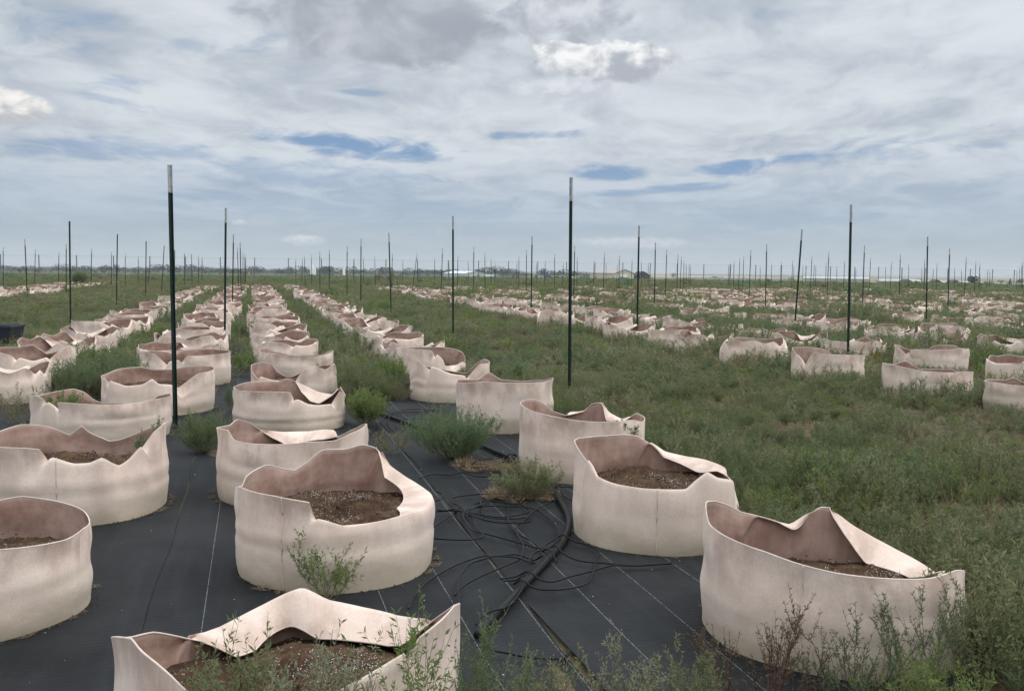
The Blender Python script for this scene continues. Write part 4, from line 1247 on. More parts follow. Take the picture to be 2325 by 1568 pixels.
M['dull_roof'] = mat_plain('dull_white_roof', (.40, .41, .42), .6, .3, .1, .3)
M['white_roof'] = mat_plain('white_metal_roof', (.66, .68, .70), .45, .4, .05, .5)
M['grey_wall'] = mat_plain('pale_grey_siding', (.50, .51, .51), .7, .3, .08, .6)
M['grey_roof'] = mat_plain('tan_grey_metal_roof', (.36, .34, .33), .6, .3, .08, .5)
M['yellow_wall'] = mat_plain('pale_yellow_siding', (.58, .53, .41), .7, .3, .06, .6)
M['dark_roof'] = mat_plain('dark_shingle', (.075, .075, .085), .85, .2, .2, .8)
M['stone_wall'] = mat_plain('dark_house_wall', (.12, .11, .105), .85, .2, .3, .9)
M['white_paint'] = mat_plain('white_paint', (.80, .80, .79), .6, .3, .05, .4)
M['concrete'] = mat_plain('white_concrete', (.85, .85, .84), .8, .2, .06, .08)
M['car_dark'] = mat_plain('dark_car_paint', (.03, .035, .04), .35, .5, .1)
M['glass'] = mat_plain('dark_glass', (.02, .025, .03), .1, .5, .1)
M['tyre'] = mat_plain('tyre_rubber', (.02, .02, .02), .85, .2, .1)
M['blue_tarp'] = mat_plain('blue_tarp', (.06, .075, .22), .6, .3, .2, 1.0)
M['tan_wall'] = mat_plain('tan_siding', (.48, .45, .38), .7, .3, .08, .6)
M['bin'] = mat_plain('dark_plastic', (.018, .022, .032), .45, .4, .2, 4)


def gabled(name, label, cat, px, dist, W, L, eave, ridge, rotdeg, wall, roof, doors=()):
    """origin at the middle of the gable wall that looks towards the viewer"""
    X, Y, Z = place(px, dist)
    t = thing(name, label, cat, (X, Y, Z - .2), (0, 0, R_(rotdeg)))
    mb = MB()
    mb.box(-W / 2, W / 2, 0, L, 0, eave)
    mb.poly([(-W / 2, 0, eave), (W / 2, 0, eave), (0, 0, ridge)])
    mb.poly([(W / 2, L, eave), (-W / 2, L, eave), (0, L, ridge)])
    mb.build('wall', wall, t)
    mr = MB()
    sl = (ridge - eave) / (W / 2)
    for s_ in (-1, 1):
        o = .5
        mr.prism([(0, -.6, ridge + .02), (s_ * (W / 2 + o), -.6, eave - sl * o + .02), (s_ * (W / 2 + o), -.6, eave - sl * o + .17), (0, -.6, ridge + .2)], (0, -.6, 0), (0, L + .6, 0))
    mr.build('roof', roof, t)
    for (kind, face, a0, a1, z1, mat) in doors:
        d = MB()
        if face == 'gable':
            d.box(a0, a1, -.12, -.01, 0.05, z1)
        else:
            d.box(-W / 2 - .12, -W / 2 - .01, a0, a1, 0.05, z1)
        d.build(kind, mat, t)
    return t


# big pale shed with a white roof
gabled('shed', 'long pale grey shed with bright white roof standing beyond the fence', 'shed', 1077, 900, 22, 46, 3.9, 6.2, 30, M['grey_wall'], M['white_roof'],
       [('door', 'side', 12, 16, 3.2, M['grey_roof']), ('door', 'gable', -9.5, -8.4, 2.2, M['grey_roof'])])
# yellow barn with white door and a dark lean-to house
barn = gabled('barn', 'pale yellow barn with white roll-up door and grey roof beyond the fence', 'barn', 1415, 586, 13.2, 36, 4.2, 6.6, 20, M['yellow_wall'], M['grey_roof'],
              [('roller_door', 'gable', -2.0, 2.0, 3.6, M['white_paint'])])
gabled('house', 'low dark roofed house standing close to the right of the yellow barn', 'house', 1458, 592, 9.0, 10, 2.9, 5.4, 12, M['stone_wall'], M['dark_roof'],
       [('door', 'gable', -3.6, -2.2, 2.2, M['glass']), ('window', 'gable', 1.0, 2.6, 2.0, M['glass'])])
gabled('shed', 'long tan shed with white roof, low at the far right beyond the fence', 'shed', 1968, 620, 9.5, 40, 2.6, 4.0, 72, M['tan_wall'], M['dull_roof'],
       [('door', 'side', 12, 15, 2.2, M['grey_roof'])])
gabled('greenhouse', 'long low white greenhouse roof at far right, between two dark gabled roofs', 'greenhouse', 2082, 640, 8, 26, 1.6, 2.9, 75, M['tan_wall'], M['dull_roof'], [('door', 'gable', -1, 1, 1.4, M['grey_roof'])])
gabled('greenhouse', 'flat white greenhouse roof right of the round dark tree', 'greenhouse', 2222, 760, 8, 40, 1.3, 2.2, 78, M['tan_wall'], M['dull_roof'], [('door', 'gable', -1, 1, 1.3, M['grey_roof'])])
gabled('greenhouse', 'small white hoop roof low beyond the fence right of the white roofed shed', 'greenhouse', 1120, 1150, 7, 26, 2.0, 3.4, 70, M['grey_wall'], M['dull_roof'], [('door', 'gable', -1, 1, 2, M['grey_roof'])])
for px, ds, lab in ((2057, 560, 'small dark gabled hut left of the long white greenhouse'), (2124, 560, 'small dark gabled hut in the middle of the white greenhouse front'),
                    (2166, 560, 'small dark gabled hut left of the round dark tree')):
    h_ = gabled('hut', lab, 'hut', px, ds, 5.4, 6, 1.0, 2.5, 4, M['stone_wall'], M['dark_roof'], [('door', 'gable', -.6, .6, .95, M['glass'])])
    h_['group'] = 'dark gabled huts beyond the fence'
for px, ds, w_, lab in ((1255, 820, 30, 'long low white building behind the blue trailer beyond the fence'), (1610, 900, 60, 'long pale low building far beyond the fence, right of bare trees'),
                        (1690, 930, 46, 'pale low building on the horizon in the middle right'), (1745, 950, 34, 'pale low building on horizon left of the leaning post')):
    X, Y, Z = place(px, ds)
    t = thing('warehouse', lab, 'building', (X, Y, Z - .2), group='pale low buildings far beyond the fence')
    MB().box(-w_ / 2, w_ / 2, 0, 9, 0, 2.3).build('wall', M['grey_wall'], t)
    MB().box(-w_ / 2 - .4, w_ / 2 + .4, -.4, 9.4, 2.305, 2.6).build('roof', M['dull_roof'], t)


def silo(px, ds, parts, label):
    X, Y, Z = place(px, ds)
    t = thing('grain_elevator', label, 'grain elevator', (X, Y, Z))
    for (nm, dx, r, h0, h1) in parts:
        mb = MB().tube([(dx, 0, h0), (dx, 0, h1)], r, 16)
        mb.build(nm, M['concrete'], t)
    return t


silo(708, 1000, [('silo', 0, 1.9, 0, 10.2), ('silo', 2.7, 1.3, 0, 7.8), ('head_house', -.3, 1.3, 10.21, 11.8)], 'white stepped grain elevator rising over the trees on the left horizon')
silo(780, 1000, [('silo', 0, 1.35, 0, 9.3), ('head_house', 0, 1.1, 9.31, 9.9)], 'slim white silo tower on the horizon right of the grain elevator')


def vehicle(name, label, cat, px, ds, rot, body, L=5.2, pickup=True):
    X, Y, Z = place(px, ds)
    t = thing(name, label, cat, (X, Y, Z), (0, 0, R_(rot)))
    mb = MB()
    prof = [(-L / 2, -.9, .5), (L / 2, -.9, .5), (L / 2, -.9, 1.05), (L * .22, -.9, 1.12), (L * .1, -.9, 1.75), (-L * .14, -.9, 1.78), (-L * .2, -.9, 1.15), (-L / 2, -.9, 1.12)]
    if not pickup:
        prof = prof[:5] + [(-L * .36, -.9, 1.78), (-L * .47, -.9, 1.15), (-L / 2, -.9, 1.1)]
    mb.prism(prof, (0, -.9, 0), (0, .9, 0))
    mb.build('body', body, t)
    MB().box(-L * .12, L * .1, -.925, -.905, 1.2, 1.65).build('window', M['glass'], t)
    MB().poly([(L * .222, -.75, 1.14), (L * .222, .75, 1.14), (L * .112, .75, 1.7), (L * .112, -.75, 1.7)]).build('windscreen', M['glass'], t)
    for sx in (-.31, .31):
        for sy in (-.95, .72):
            MB().tube([(L * sx, sy, .38), (L * sx, sy + .22, .38)], .38, 14).build('wheel', M['tyre'], t)
    return t


vehicle('pickup_truck', 'dark pickup truck parked in front of the yellow barn door', 'pickup truck', 1409, 570, -155, M['car_dark'])
vehicle('parked_car', 'small dark car parked beyond the fence, right of the blue trailer', 'car', 1264, 600, 10, M['car_dark'], 5.0, False)
vehicle('parked_car', 'black car parked beyond the fence midway between blue trailer and yellow barn', 'car', 1276, 600, 170, M['car_dark'], 5.0)
vehicle('parked_car', 'white car parked beyond the fence left of the yellow barn', 'car', 1296, 640, 185, M['white_paint'], 4.6, False)
X, Y, Z = place(1241, 610)
t = thing('covered_trailer', 'trailer under a blue tarp parked beyond the fence', 'trailer', (X, Y, Z))
MB().prism([(-2.4, -1, .55), (2.4, -1, .55), (2.4, -1, 1.9), (2.0, -1, 2.25), (-1.9, -1, 2.3), (-2.4, -1, 1.9)], (0, -1, 0), (0, 1, 0)).build('tarp', M['blue_tarp'], t)
for sx in (-1.2, 1.2):
    MB().tube([(sx, -1.1, .35), (sx, -.9, .35)], .35, 12).build('wheel', M['tyre'], t)

# ------------------------------------------------------------------ dark plastic tub at the left edge
X, Y = -10.52, 19.1
t = thing('storage_tub', 'dark plastic tub with ribbed lid among weeds at the left edge', 'tub', (X, Y, 0), (0, 0, R_(6)))
mb = MB()
vs = [(-.44, -.29, 0), (.44, -.29, 0), (.44, .29, 0), (-.44, .29, 0), (-.50, -.34, .38), (.50, -.34, .38), (.50, .34, .38), (-.50, .34, .38)]
mb.v = vs
mb.f = [(0, 3, 2, 1), (4, 5, 6, 7), (0, 1, 5, 4), (1, 2, 6, 5), (2, 3, 7, 6), (3, 0, 4, 7)]
o = mb.build('tub_body', M['bin'], t)
mb = MB().box(-.52, .52, -.36, .36, .383, .425)
for k in range(4):
    mb.box(-.46, .46, -.27 + k * .15, -.21 + k * .15, .427, .443)
mb.build('lid', M['bin'], t)
MB().box(-.09, .09, -.385, -.348, .30, .335).build('handle', M['bin'], t)

# ------------------------------------------------------------------ irrigation pipe and drip tubes on the cloth
HOSES = [
    ('main',[(-0.14,4.09),(-0.08,4.28),(-0.01,4.49),(0.07,4.74),(0.15,4.99),(0.24,5.27),(0.31,5.51),(0.36,5.81),(0.38,6.10),(0.36,6.42),(0.33,6.72),(0.29,7.04),(0.22,7.47),(0.11,7.79),(-0.01,8.08),(-0.13,8.34),(-0.30,8.71),(-0.59,9.15),(-0.97,9.69),(-1.17,10.01),(-1.42,10.42),(-1.71,10.78)]),
    ('T1',[(-0.48,4.40),(-0.47,4.57),(-0.42,4.79),(-0.31,5.07),(-0.16,5.23),(-0.08,5.27),(0.04,5.27),(0.13,5.20),(0.18,5.17)]),
    ('T2',[(-0.27,4.57),(-0.23,4.73),(-0.15,4.87),(-0.02,5.06),(0.06,5.20),(0.08,5.43),(0.05,5.65),(0.04,5.80),(0.08,6.00),(0.18,6.27),(0.27,6.49),(0.30,6.50)]),
    ('T3',[(-0.24,4.45),(-0.26,4.68),(-0.26,4.86),(-0.22,5.04),(-0.15,5.16),(-0.08,5.20),(0.04,5.19),(0.11,5.11),(0.18,5.10)]),
    ('T4',[(-0.04,6.75),(-0.01,6.40),(-0.01,6.04),(0.03,5.80),(0.13,5.56),(0.20,5.37)]),
    ('T5',[(0.20,5.37),(0.04,5.54),(-0.13,5.68),(-0.23,5.77),(-0.29,5.99),(-0.31,6.16),(-0.28,6.30),(-0.15,6.38),(-0.00,6.39),(0.15,6.32),(0.24,6.14),(0.29,5.89),(0.30,5.66),(0.27,5.44),(0.22,5.34)]),
    ('T6',[(0.14,5.04),(0.11,5.11),(0.12,5.24),(0.16,5.32),(0.24,5.34),(0.30,5.27),(0.39,5.17),(0.51,5.12),(0.63,5.10),(0.72,5.10),(0.90,5.14)]),
    ('T7',[(-0.05,4.82),(0.04,4.85),(0.13,4.81),(0.22,4.79),(0.32,4.86),(0.43,4.97),(0.56,5.05),(0.71,5.09),(0.89,5.10)]),
    ('T9',[(-0.03,4.83),(0.06,4.87),(0.11,4.92),(0.05,4.90),(0.06,4.81),(0.07,4.69),(0.04,4.54),(-0.01,4.39),(-0.06,4.32),(-0.13,4.26),(-0.15,4.20)]),
    ('T10',[(-0.71,7.23),(-0.61,7.36),(-0.48,7.38),(-0.38,7.43),(-0.28,7.35),(-0.18,7.29)]),
    ('T11',[(-0.54,6.78),(-0.48,6.68),(-0.49,6.53),(-0.52,6.50)]),
    ('T12',[(-0.49,6.22),(-0.44,6.23),(-0.37,6.24)]),
    ('T13',[(-0.10,3.95),(-0.01,3.90),(0.10,3.87),(0.23,3.84)]),
    ('T14',[(-0.34,7.70),(-0.27,7.92),(-0.13,8.03),(0.05,8.04)]),
    ('T15',[(-0.32,7.60),(-0.18,7.71),(-0.01,7.93),(0.06,8.08)]),
    ('T16',[(0.33,6.77),(0.37,6.91),(0.46,6.94)]),
    ('T17',[(0.31,6.93),(0.35,6.77),(0.40,6.64),(0.44,6.59)]),
    ('c1',[(-1.19,9.37),(-1.32,10.05),(-1.26,10.51),(-1.01,10.69),(-0.80,10.64),(-0.84,10.14),(-1.10,10.12),(-1.18,9.64),(-1.19,9.37)]),
    ('c2',[(-1.23,9.00),(-1.36,9.62),(-1.36,10.35),(-1.16,10.75),(-0.89,10.77),(-0.70,10.55)]),
    ('c3',[(-1.57,11.94),(-1.37,12.61),(-1.03,12.87),(-1.15,12.19),(-1.44,11.95),(-1.54,12.60),(-1.30,13.09)]),
    ('c4',[(-1.43,9.49),(-1.31,9.00),(-1.25,8.89),(-1.26,9.24),(-1.40,9.76),(-1.51,10.34)]),
]
HOSE_LABELS = {
    'main': 'thick black irrigation pipe curving over the ground cloth through the hose tangle',
    'T1': 'long thin black drip tube arching left from the pipe towards the nearest bag',
    'T2': 'thin black drip tube winding up through the middle of the tangle to the weeds',
    'T3': 'inner thin black drip tube looping left of the pipe beside the outer arch',
    'T4': 'thin black drip tube running back from the pipe to the litter patch',
    'T5': 'thin black drip tube in a wide closed loop left of the pipe',
    'T6': 'thin black drip tube curling over the pipe then out to the lower right bag',
    'T7': 'lower of two thin black drip tubes running right to the lower right bag',
    'T9': 'short thin black drip tube knotted beside the pipe and running down along it',
    'T10': 'thin black drip tube leading from the big walkway bag to the litter patch',
    'T11': 'short curled black drip tube end at the right side of the big walkway bag',
    'T12': 'short straight black drip tube with fitting beside the big walkway bag',
    'T13': 'straight black drip tube ending in a stake near the bottom of the ground cloth',
    'T14': 'thin black drip tube in the dry litter below the big green mat weed',
    'T15': 'second thin black drip tube in the dry litter, nearest the camera',
    'T16': 'short black drip tube end leaving the pipe at the rounded hem bag',
    'T17': 'lower short black drip tube end beside the rounded hem bag',
    'L0': 'thin black drip tube loop in the middle of the hose tangle',
    'c1': 'coil of black drip tube lying left of the big green mat weed',
    'c2': 'loose black drip tube arc around the coil left of the mat weed',
    'c3': 'farther coil of black drip tube on the cloth between the bag rows',
    'c4': 'black drip tube trailing under the small weed between the bag rows',
}


def build_hoses():
    r_ = random.Random(8)
    loops = []
    for n in range(5):      # slack loops thrown over one another in the tangle
        cx, cy, a0 = r_.uniform(-.28, .22), r_.uniform(4.75, 6.5), r_.uniform(0, 6.28)
        ra, rb = r_.uniform(.16, .34), r_.uniform(.25, .55)
        loops.append(('L0', [(cx + ra * math.cos(a0 + t) * (1 + .35 * math.sin(1.7 * t + n)) + .05 * t * math.sin(n), cy + rb * math.sin(a0 + t) * (1 + .25 * math.cos(1.3 * t))) for t in np.linspace(0, r_.uniform(4.2, 6.6), 10)]))
    for i, (k, pts) in enumerate(HOSES + loops):
        main = k == 'main'
        r = .019 if main else .0052
        z0 = .014 + r if main else .016 + r
        P = []
        for j, (X, Y) in enumerate(pts):
            q, _ = to_qp(X, Y)
            lift = 0.0 if main else (.006 * (i % 4) + .012 * abs(math.sin(j * 1.7 + i)))
            P.append((X, Y, z0 + lift))
        if not main:      # tubes ride over the pipe where they cross it
            main_pts = spline([(a, b, 0) for a, b in HOSES[0][1]], 10)
            S_ = spline(P, 8)
            out = []
            for p_ in S_:
                dmin = min((p_.x - m_.x) ** 2 + (p_.y - m_.y) ** 2 for m_ in main_pts) ** .5
                p_.z += .040 * math.exp(-(dmin / .045) ** 2)
                out.append(p_)
            P = out
        else:
            P = spline(P, 8)
        name = 'irrigation_pipe' if main else 'drip_tube'
        if k in ('T13', 'T12'):
            t = thing(name, HOSE_LABELS[k], 'hose', group='thin black drip tubes on the ground cloth')
            MB().tube(P, r, 7).build('tube', M['pipe'], t, smooth=True)
            e = P[-1]
            MB().tube([(e.x, e.y, .02), (e.x + .025, e.y + .04, .05), (e.x + .035, e.y + .12, .03)], .009, 8, .005).build('stake', M['pipe'], t, smooth=True)
        else:
            o = MB().tube(P, r, 10 if main else 7).build(name, M['pipe'], smooth=True)
            tag(o, HOSE_LABELS[k], 'hose', None if main else 'thin black drip tubes on the ground cloth')


build_hoses()

# ------------------------------------------------------------------ weeds
def weed_arrays(seed, h, spread, n_st, n_br, n_lf, ll, lw, up=.5, brlen=.45, leaf_up=.35, top_bare=0.0, stem_w=.004):
    """one bushy weed: stems fan out of one root, branch, and carry narrow leaves. Returns leaf quads and stem quads."""
    r = np.random.default_rng(seed)
    LQ, SQ = [], []

    def ribbon(P, w0, w1):
        n = len(P)
        t = np.gradient(P, axis=0)
        side = np.cross(t, r.normal(size=3))
        side /= np.linalg.norm(side, axis=1, keepdims=True) + 1e-9
        w = np.linspace(w0, w1, n)[:, None]
        a, b = P - side * w, P + side * w
        SQ.append(np.stack([a[:-1], b[:-1], b[1:], a[1:]], 1))
        s2 = np.cross(t, side)
        s2 /= np.linalg.norm(s2, axis=1, keepdims=True) + 1e-9
        a, b = P - s2 * w, P + s2 * w
        SQ.append(np.stack([a[:-1], b[:-1], b[1:], a[1:]], 1))

    def leaves(P, n, k=1.0):
        if n < 1:
            return
        s = r.uniform(.05, 1.0, n) * (len(P) - 1)
        i = np.minimum(s.astype(int), len(P) - 2)
        f = (s - i)[:, None]
        pos = P[i] * (1 - f) + P[i + 1] * f
        tan = P[i + 1] - P[i]
        tan /= np.linalg.norm(tan, axis=1, keepdims=True) + 1e-9
        d = r.normal(size=(n, 3))
        d -= tan * (d * tan).sum(1, keepdims=True)
        d /= np.linalg.norm(d, axis=1, keepdims=True) + 1e-9
        d = d + tan * r.uniform(.2, 1.2, (n, 1)) + np.array([0, 0, leaf_up])
        d /= np.linalg.norm(d, axis=1, keepdims=True) + 1e-9
        L = (ll * r.uniform(.55, 1.25, n) * k)[:, None]
        W = (lw * r.uniform(.7, 1.2, n) * k)[:, None]
        side = np.cross(d, r.normal(size=(n, 3)))
        side /= np.linalg.norm(side, axis=1, keepdims=True) + 1e-9
        mid = pos + d * L * .45
        tip = pos + d * L + np.array([0, 0, -1]) * L * r.uniform(-.1, .25, (n, 1))
        LQ.append(np.stack([pos, mid + side * W * .5, tip, mid - side * W * .5], 1))

    for k in range(n_st):
        az = r.uniform(0, 2 * math.pi)
        sp = spread * math.sqrt(r.uniform(.02, 1))
        hh = h * r.uniform(.62, 1.0) * (1 - .35 * (sp / max(spread, 1e-6)) ** 2)
        n = 7
        t = np.linspace(0, 1, n)
        out = sp * (t ** (1 - up * .5))
        zz = hh * (t ** (1 + up * .4))
        P = np.stack([np.cos(az) * out, np.sin(az) * out, zz], 1) + r.normal(0, .012 * h, (n, 3)) * t[:, None]
        P[:, 2] = np.maximum(P[:, 2], 0.0)
        ribbon(P, stem_w, stem_w * .35)
        leaves(P[2:], n_lf, .9)
        for b in range(n_br):
            tb = r.uniform(.22, .95)
            ib = tb * (n - 1)
            i0 = min(int(ib), n - 2)
            p0 = P[i0] * (1 - (ib - i0)) + P[i0 + 1] * (ib - i0)
            tn = P[i0 + 1] - P[i0]
            tn /= np.linalg.norm(tn) + 1e-9
            d = r.normal(size=3)
            d[2] = abs(d[2]) * .6 + .35
            d /= np.linalg.norm(d)
            d = d * .75 + tn * .6
            d /= np.linalg.norm(d)
            Lb = brlen * h * r.uniform(.5, 1.1) * (1.15 - .7 * tb)
            tt = np.linspace(0, 1, 4)[:, None]
            Pb = p0 + d * Lb * tt + np.array([0, 0, .25]) * Lb * tt ** 2
            ribbon(Pb, stem_w * .5, stem_w * .25)
            leaves(Pb, n_lf, 1.0)
    return np.concatenate(LQ), np.concatenate(SQ)


def weed_one_mesh(name, leaf_mat, stem_mat, **kw):
    L, Q = weed_arrays(**kw)
    me = quads_mesh(name, np.concatenate([L, Q]))
    me.materials.append(leaf_mat)
    me.materials.append(stem_mat)
    me.polygons.foreach_set('material_index', np.concatenate([np.zeros(len(L), np.int32), np.ones(len(Q), np.int32)]))
    return me


def scatter_group(coll_name, meshes):
    col = bpy.data.collections.new(coll_name)
    for i, me in enumerate(meshes):
        o = bpy.data.objects.new('%s_%02d' % (coll_name, i), me)
        col.objects.link(o)
    return col


def scatter(name, col, pts, rots, scls, idx, kind='stuff', label=None):
    n = len(pts)
    me = bpy.data.meshes.new(name)
    me.vertices.add(n)
    me.vertices.foreach_set('co', np.asarray(pts, np.float32).ravel())
    a = me.attributes.new('rot', 'FLOAT_VECTOR', 'POINT')
    a.data.foreach_set('vector', np.asarray(rots, np.float32).ravel())
    a = me.attributes.new('scl', 'FLOAT_VECTOR', 'POINT')
    a.data.foreach_set('vector', np.asarray(scls, np.float32).ravel())
    a = me.attributes.new('idx', 'INT', 'POINT')
    a.data.foreach_set('value', np.asarray(idx, np.int32))
    o = obj(name, me)
    tag(o, label, None, None, kind)
    g = bpy.data.node_groups.new(name, 'GeometryNodeTree')
    g.interface.new_socket('Geometry', in_out='INPUT', socket_type='NodeSocketGeometry')
    g.interface.new_socket('Geometry', in_out='OUTPUT', socket_type='NodeSocketGeometry')
    N, Lk = g.nodes, g.links
    gi, go = N.new('NodeGroupInput'), N.new('NodeGroupOutput')
    ip = N.new('GeometryNodeInstanceOnPoints')
    ci = N.new('GeometryNodeCollectionInfo')
    ci.inputs['Collection'].default_value = col
    ci.inputs['Separate Children'].default_value = True
    ci.inputs['Reset Children'].default_value = True

    def attr(nm, ty):
        nd = N.new('GeometryNodeInputNamedAttribute')
        nd.data_type = ty
        nd.inputs['Name'].default_value = nm
        return nd.outputs['Attribute']
    ip.inputs['Pick Instance'].default_value = True
    Lk.new(gi.outputs[0], ip.inputs['Points'])
    Lk.new(ci.outputs[0], ip.inputs['Instance'])
    Lk.new(attr('idx', 'INT'), ip.inputs['Instance Index'])
    e2r = N.new('FunctionNodeEulerToRotation')
    Lk.new(attr('rot', 'FLOAT_VECTOR'), e2r.inputs[0])
    Lk.new(e2r.outputs[0], ip.inputs['Rotation'])
    Lk.new(attr('scl', 'FLOAT_VECTOR'), ip.inputs['Scale'])
    Lk.new(ip.outputs[0], go.inputs[0])
    md = o.modifiers.new('scatter', 'NODES')
    md.node_group = g
    return o


def value_noise(X, Y, s, seed=0):
    """smooth noise 0..1 on arrays"""
    r = np.random.default_rng(seed)
    T = r.random((64, 64))
    out, amp, tot = 0, 1.0, 0
    for o in range(3):
        x, y = X / s * 2 ** o + 17.3 * o, Y / s * 2 ** o + 5.1 * o
        i, j = np.floor(x).astype(int), np.floor(y).astype(int)
        fx, fy = x - i, y - j
        fx, fy = fx * fx * (3 - 2 * fx), fy * fy * (3 - 2 * fy)
        g = lambda a, b: T[a % 64, b % 64]
        out = out + amp * ((g(i, j) * (1 - fx) + g(i + 1, j) * fx) * (1 - fy) + (g(i, j + 1) * (1 - fx) + g(i + 1, j + 1) * fx) * fy)
        tot += amp
        amp *= .5
    return out / tot


BARE = [(3.17, 9.65, .75), (3.34, 6.3, .55), (3.68, 23.4, 1.3), (2.7, 11.2, .6), (4.6, 8.3, .5), (1.9, 12.6, .5), (5.6, 11.0, .5), (4.3, 5.9, .45), (0.07, 6.75, .26), (-.22, 7.74, .26), (6.8, 9.3, .5)]


def field_density(X, Y):
    """share of ground covered by weeds, and how tall they stand"""
    q, p = to_qp(X, Y)
    n1 = value_noise(X, Y, 1.6, 1)
    n2 = value_noise(X, Y, 5.0, 2)
    dens = np.clip(.85 + (n1 - .5) * .8, .3, 1)
    hgt = .62 + .75 * (n2 - .3) + .4 * (n1 - .5)
    # mown-looking strip right of the near rows
    strip = (q > 4.2) & (q < 7.4)
    hgt = np.where(strip, hgt * .80, hgt)
    hgt = np.where(q >= 7.4, np.where(p > 22, hgt * 1.0 + .05, hgt * 1.15 + .08), hgt)
    hgt = np.where((q < -4.4) & (q > -10), hgt * .75, hgt)
    for k in range(12):
        lane = 12.2 + 5.1 * k
        hgt = np.where((np.abs(q - lane) < 1.5) & (p > 14), hgt * 1.12, hgt)
    # on the cloth: open near the camera, overgrown farther off
    cl = (q > -4.05) & (q < 2.80) & (p < 71)
    ca = (q > -2.55) & (q < -1.75)
    ab = (q > -.62) & (q < -.12)
    bd = (q > 1.0) & (q < 1.95)
    dc = np.zeros_like(q)
    dc = np.where(ca & (p > 12.6), .55 + .6 * n1, dc)
    dc = np.where(ab & (p > 14.5), .35 * (n1 > .45) + .2, dc)
    dc = np.where(bd & (p > 11.6), .35 + .8 * n1, dc)
    dc = np.where((q < -3.6) & (p > 9), .6, dc)
    dc = np.where((p > 17) & (dc == 0), .12, dc)
    dens = np.where(cl, dc, dens)
    hgt = np.where(cl, np.where(p > 11, .85 + .5 * (n2 - .4), .6), hgt)
    for (bx, by, br) in BARE:
        d = np.hypot((X - bx) / br, (Y - by) / (br * .8))
        dens = dens * np.clip((d - .45) / .6, 0.04, 1)
    # thinner and drier ground here and there
    dry = value_noise(X, Y, 2.6, 9)
    dens = np.where(~cl & (dry > .66), dens * .55, dens)
    return dens, np.clip(hgt, .25, 1.7), q, p


NHERO = len(HERO)
BX = np.array([b[0] for b in BAGS])
BY = np.array([b[1] for b in BAGS])
BR = np.array([b[2] for b in BAGS])


def clear_of_bags(X, Y, pad):
    ok = np.ones(len(X), bool)
    for s in range(0, len(X), 2000):
        d = np.hypot(X[s:s + 2000, None] - BX[None], Y[s:s + 2000, None] - BY[None]) - BR[None] * 1.03
        ok[s:s + 2000] = d.min(1) > pad
    return ok


def sample_ring(r, r0, r1, n, fmargin):
    """points spread evenly over the view's wedge between two distances"""
    half = math.atan(.541) + fmargin
    d = np.sqrt(r.uniform(r0 * r0, r1 * r1, n))
    a = r.uniform(-half, half, n)
    return d * np.sin(a), d * np.cos(a)


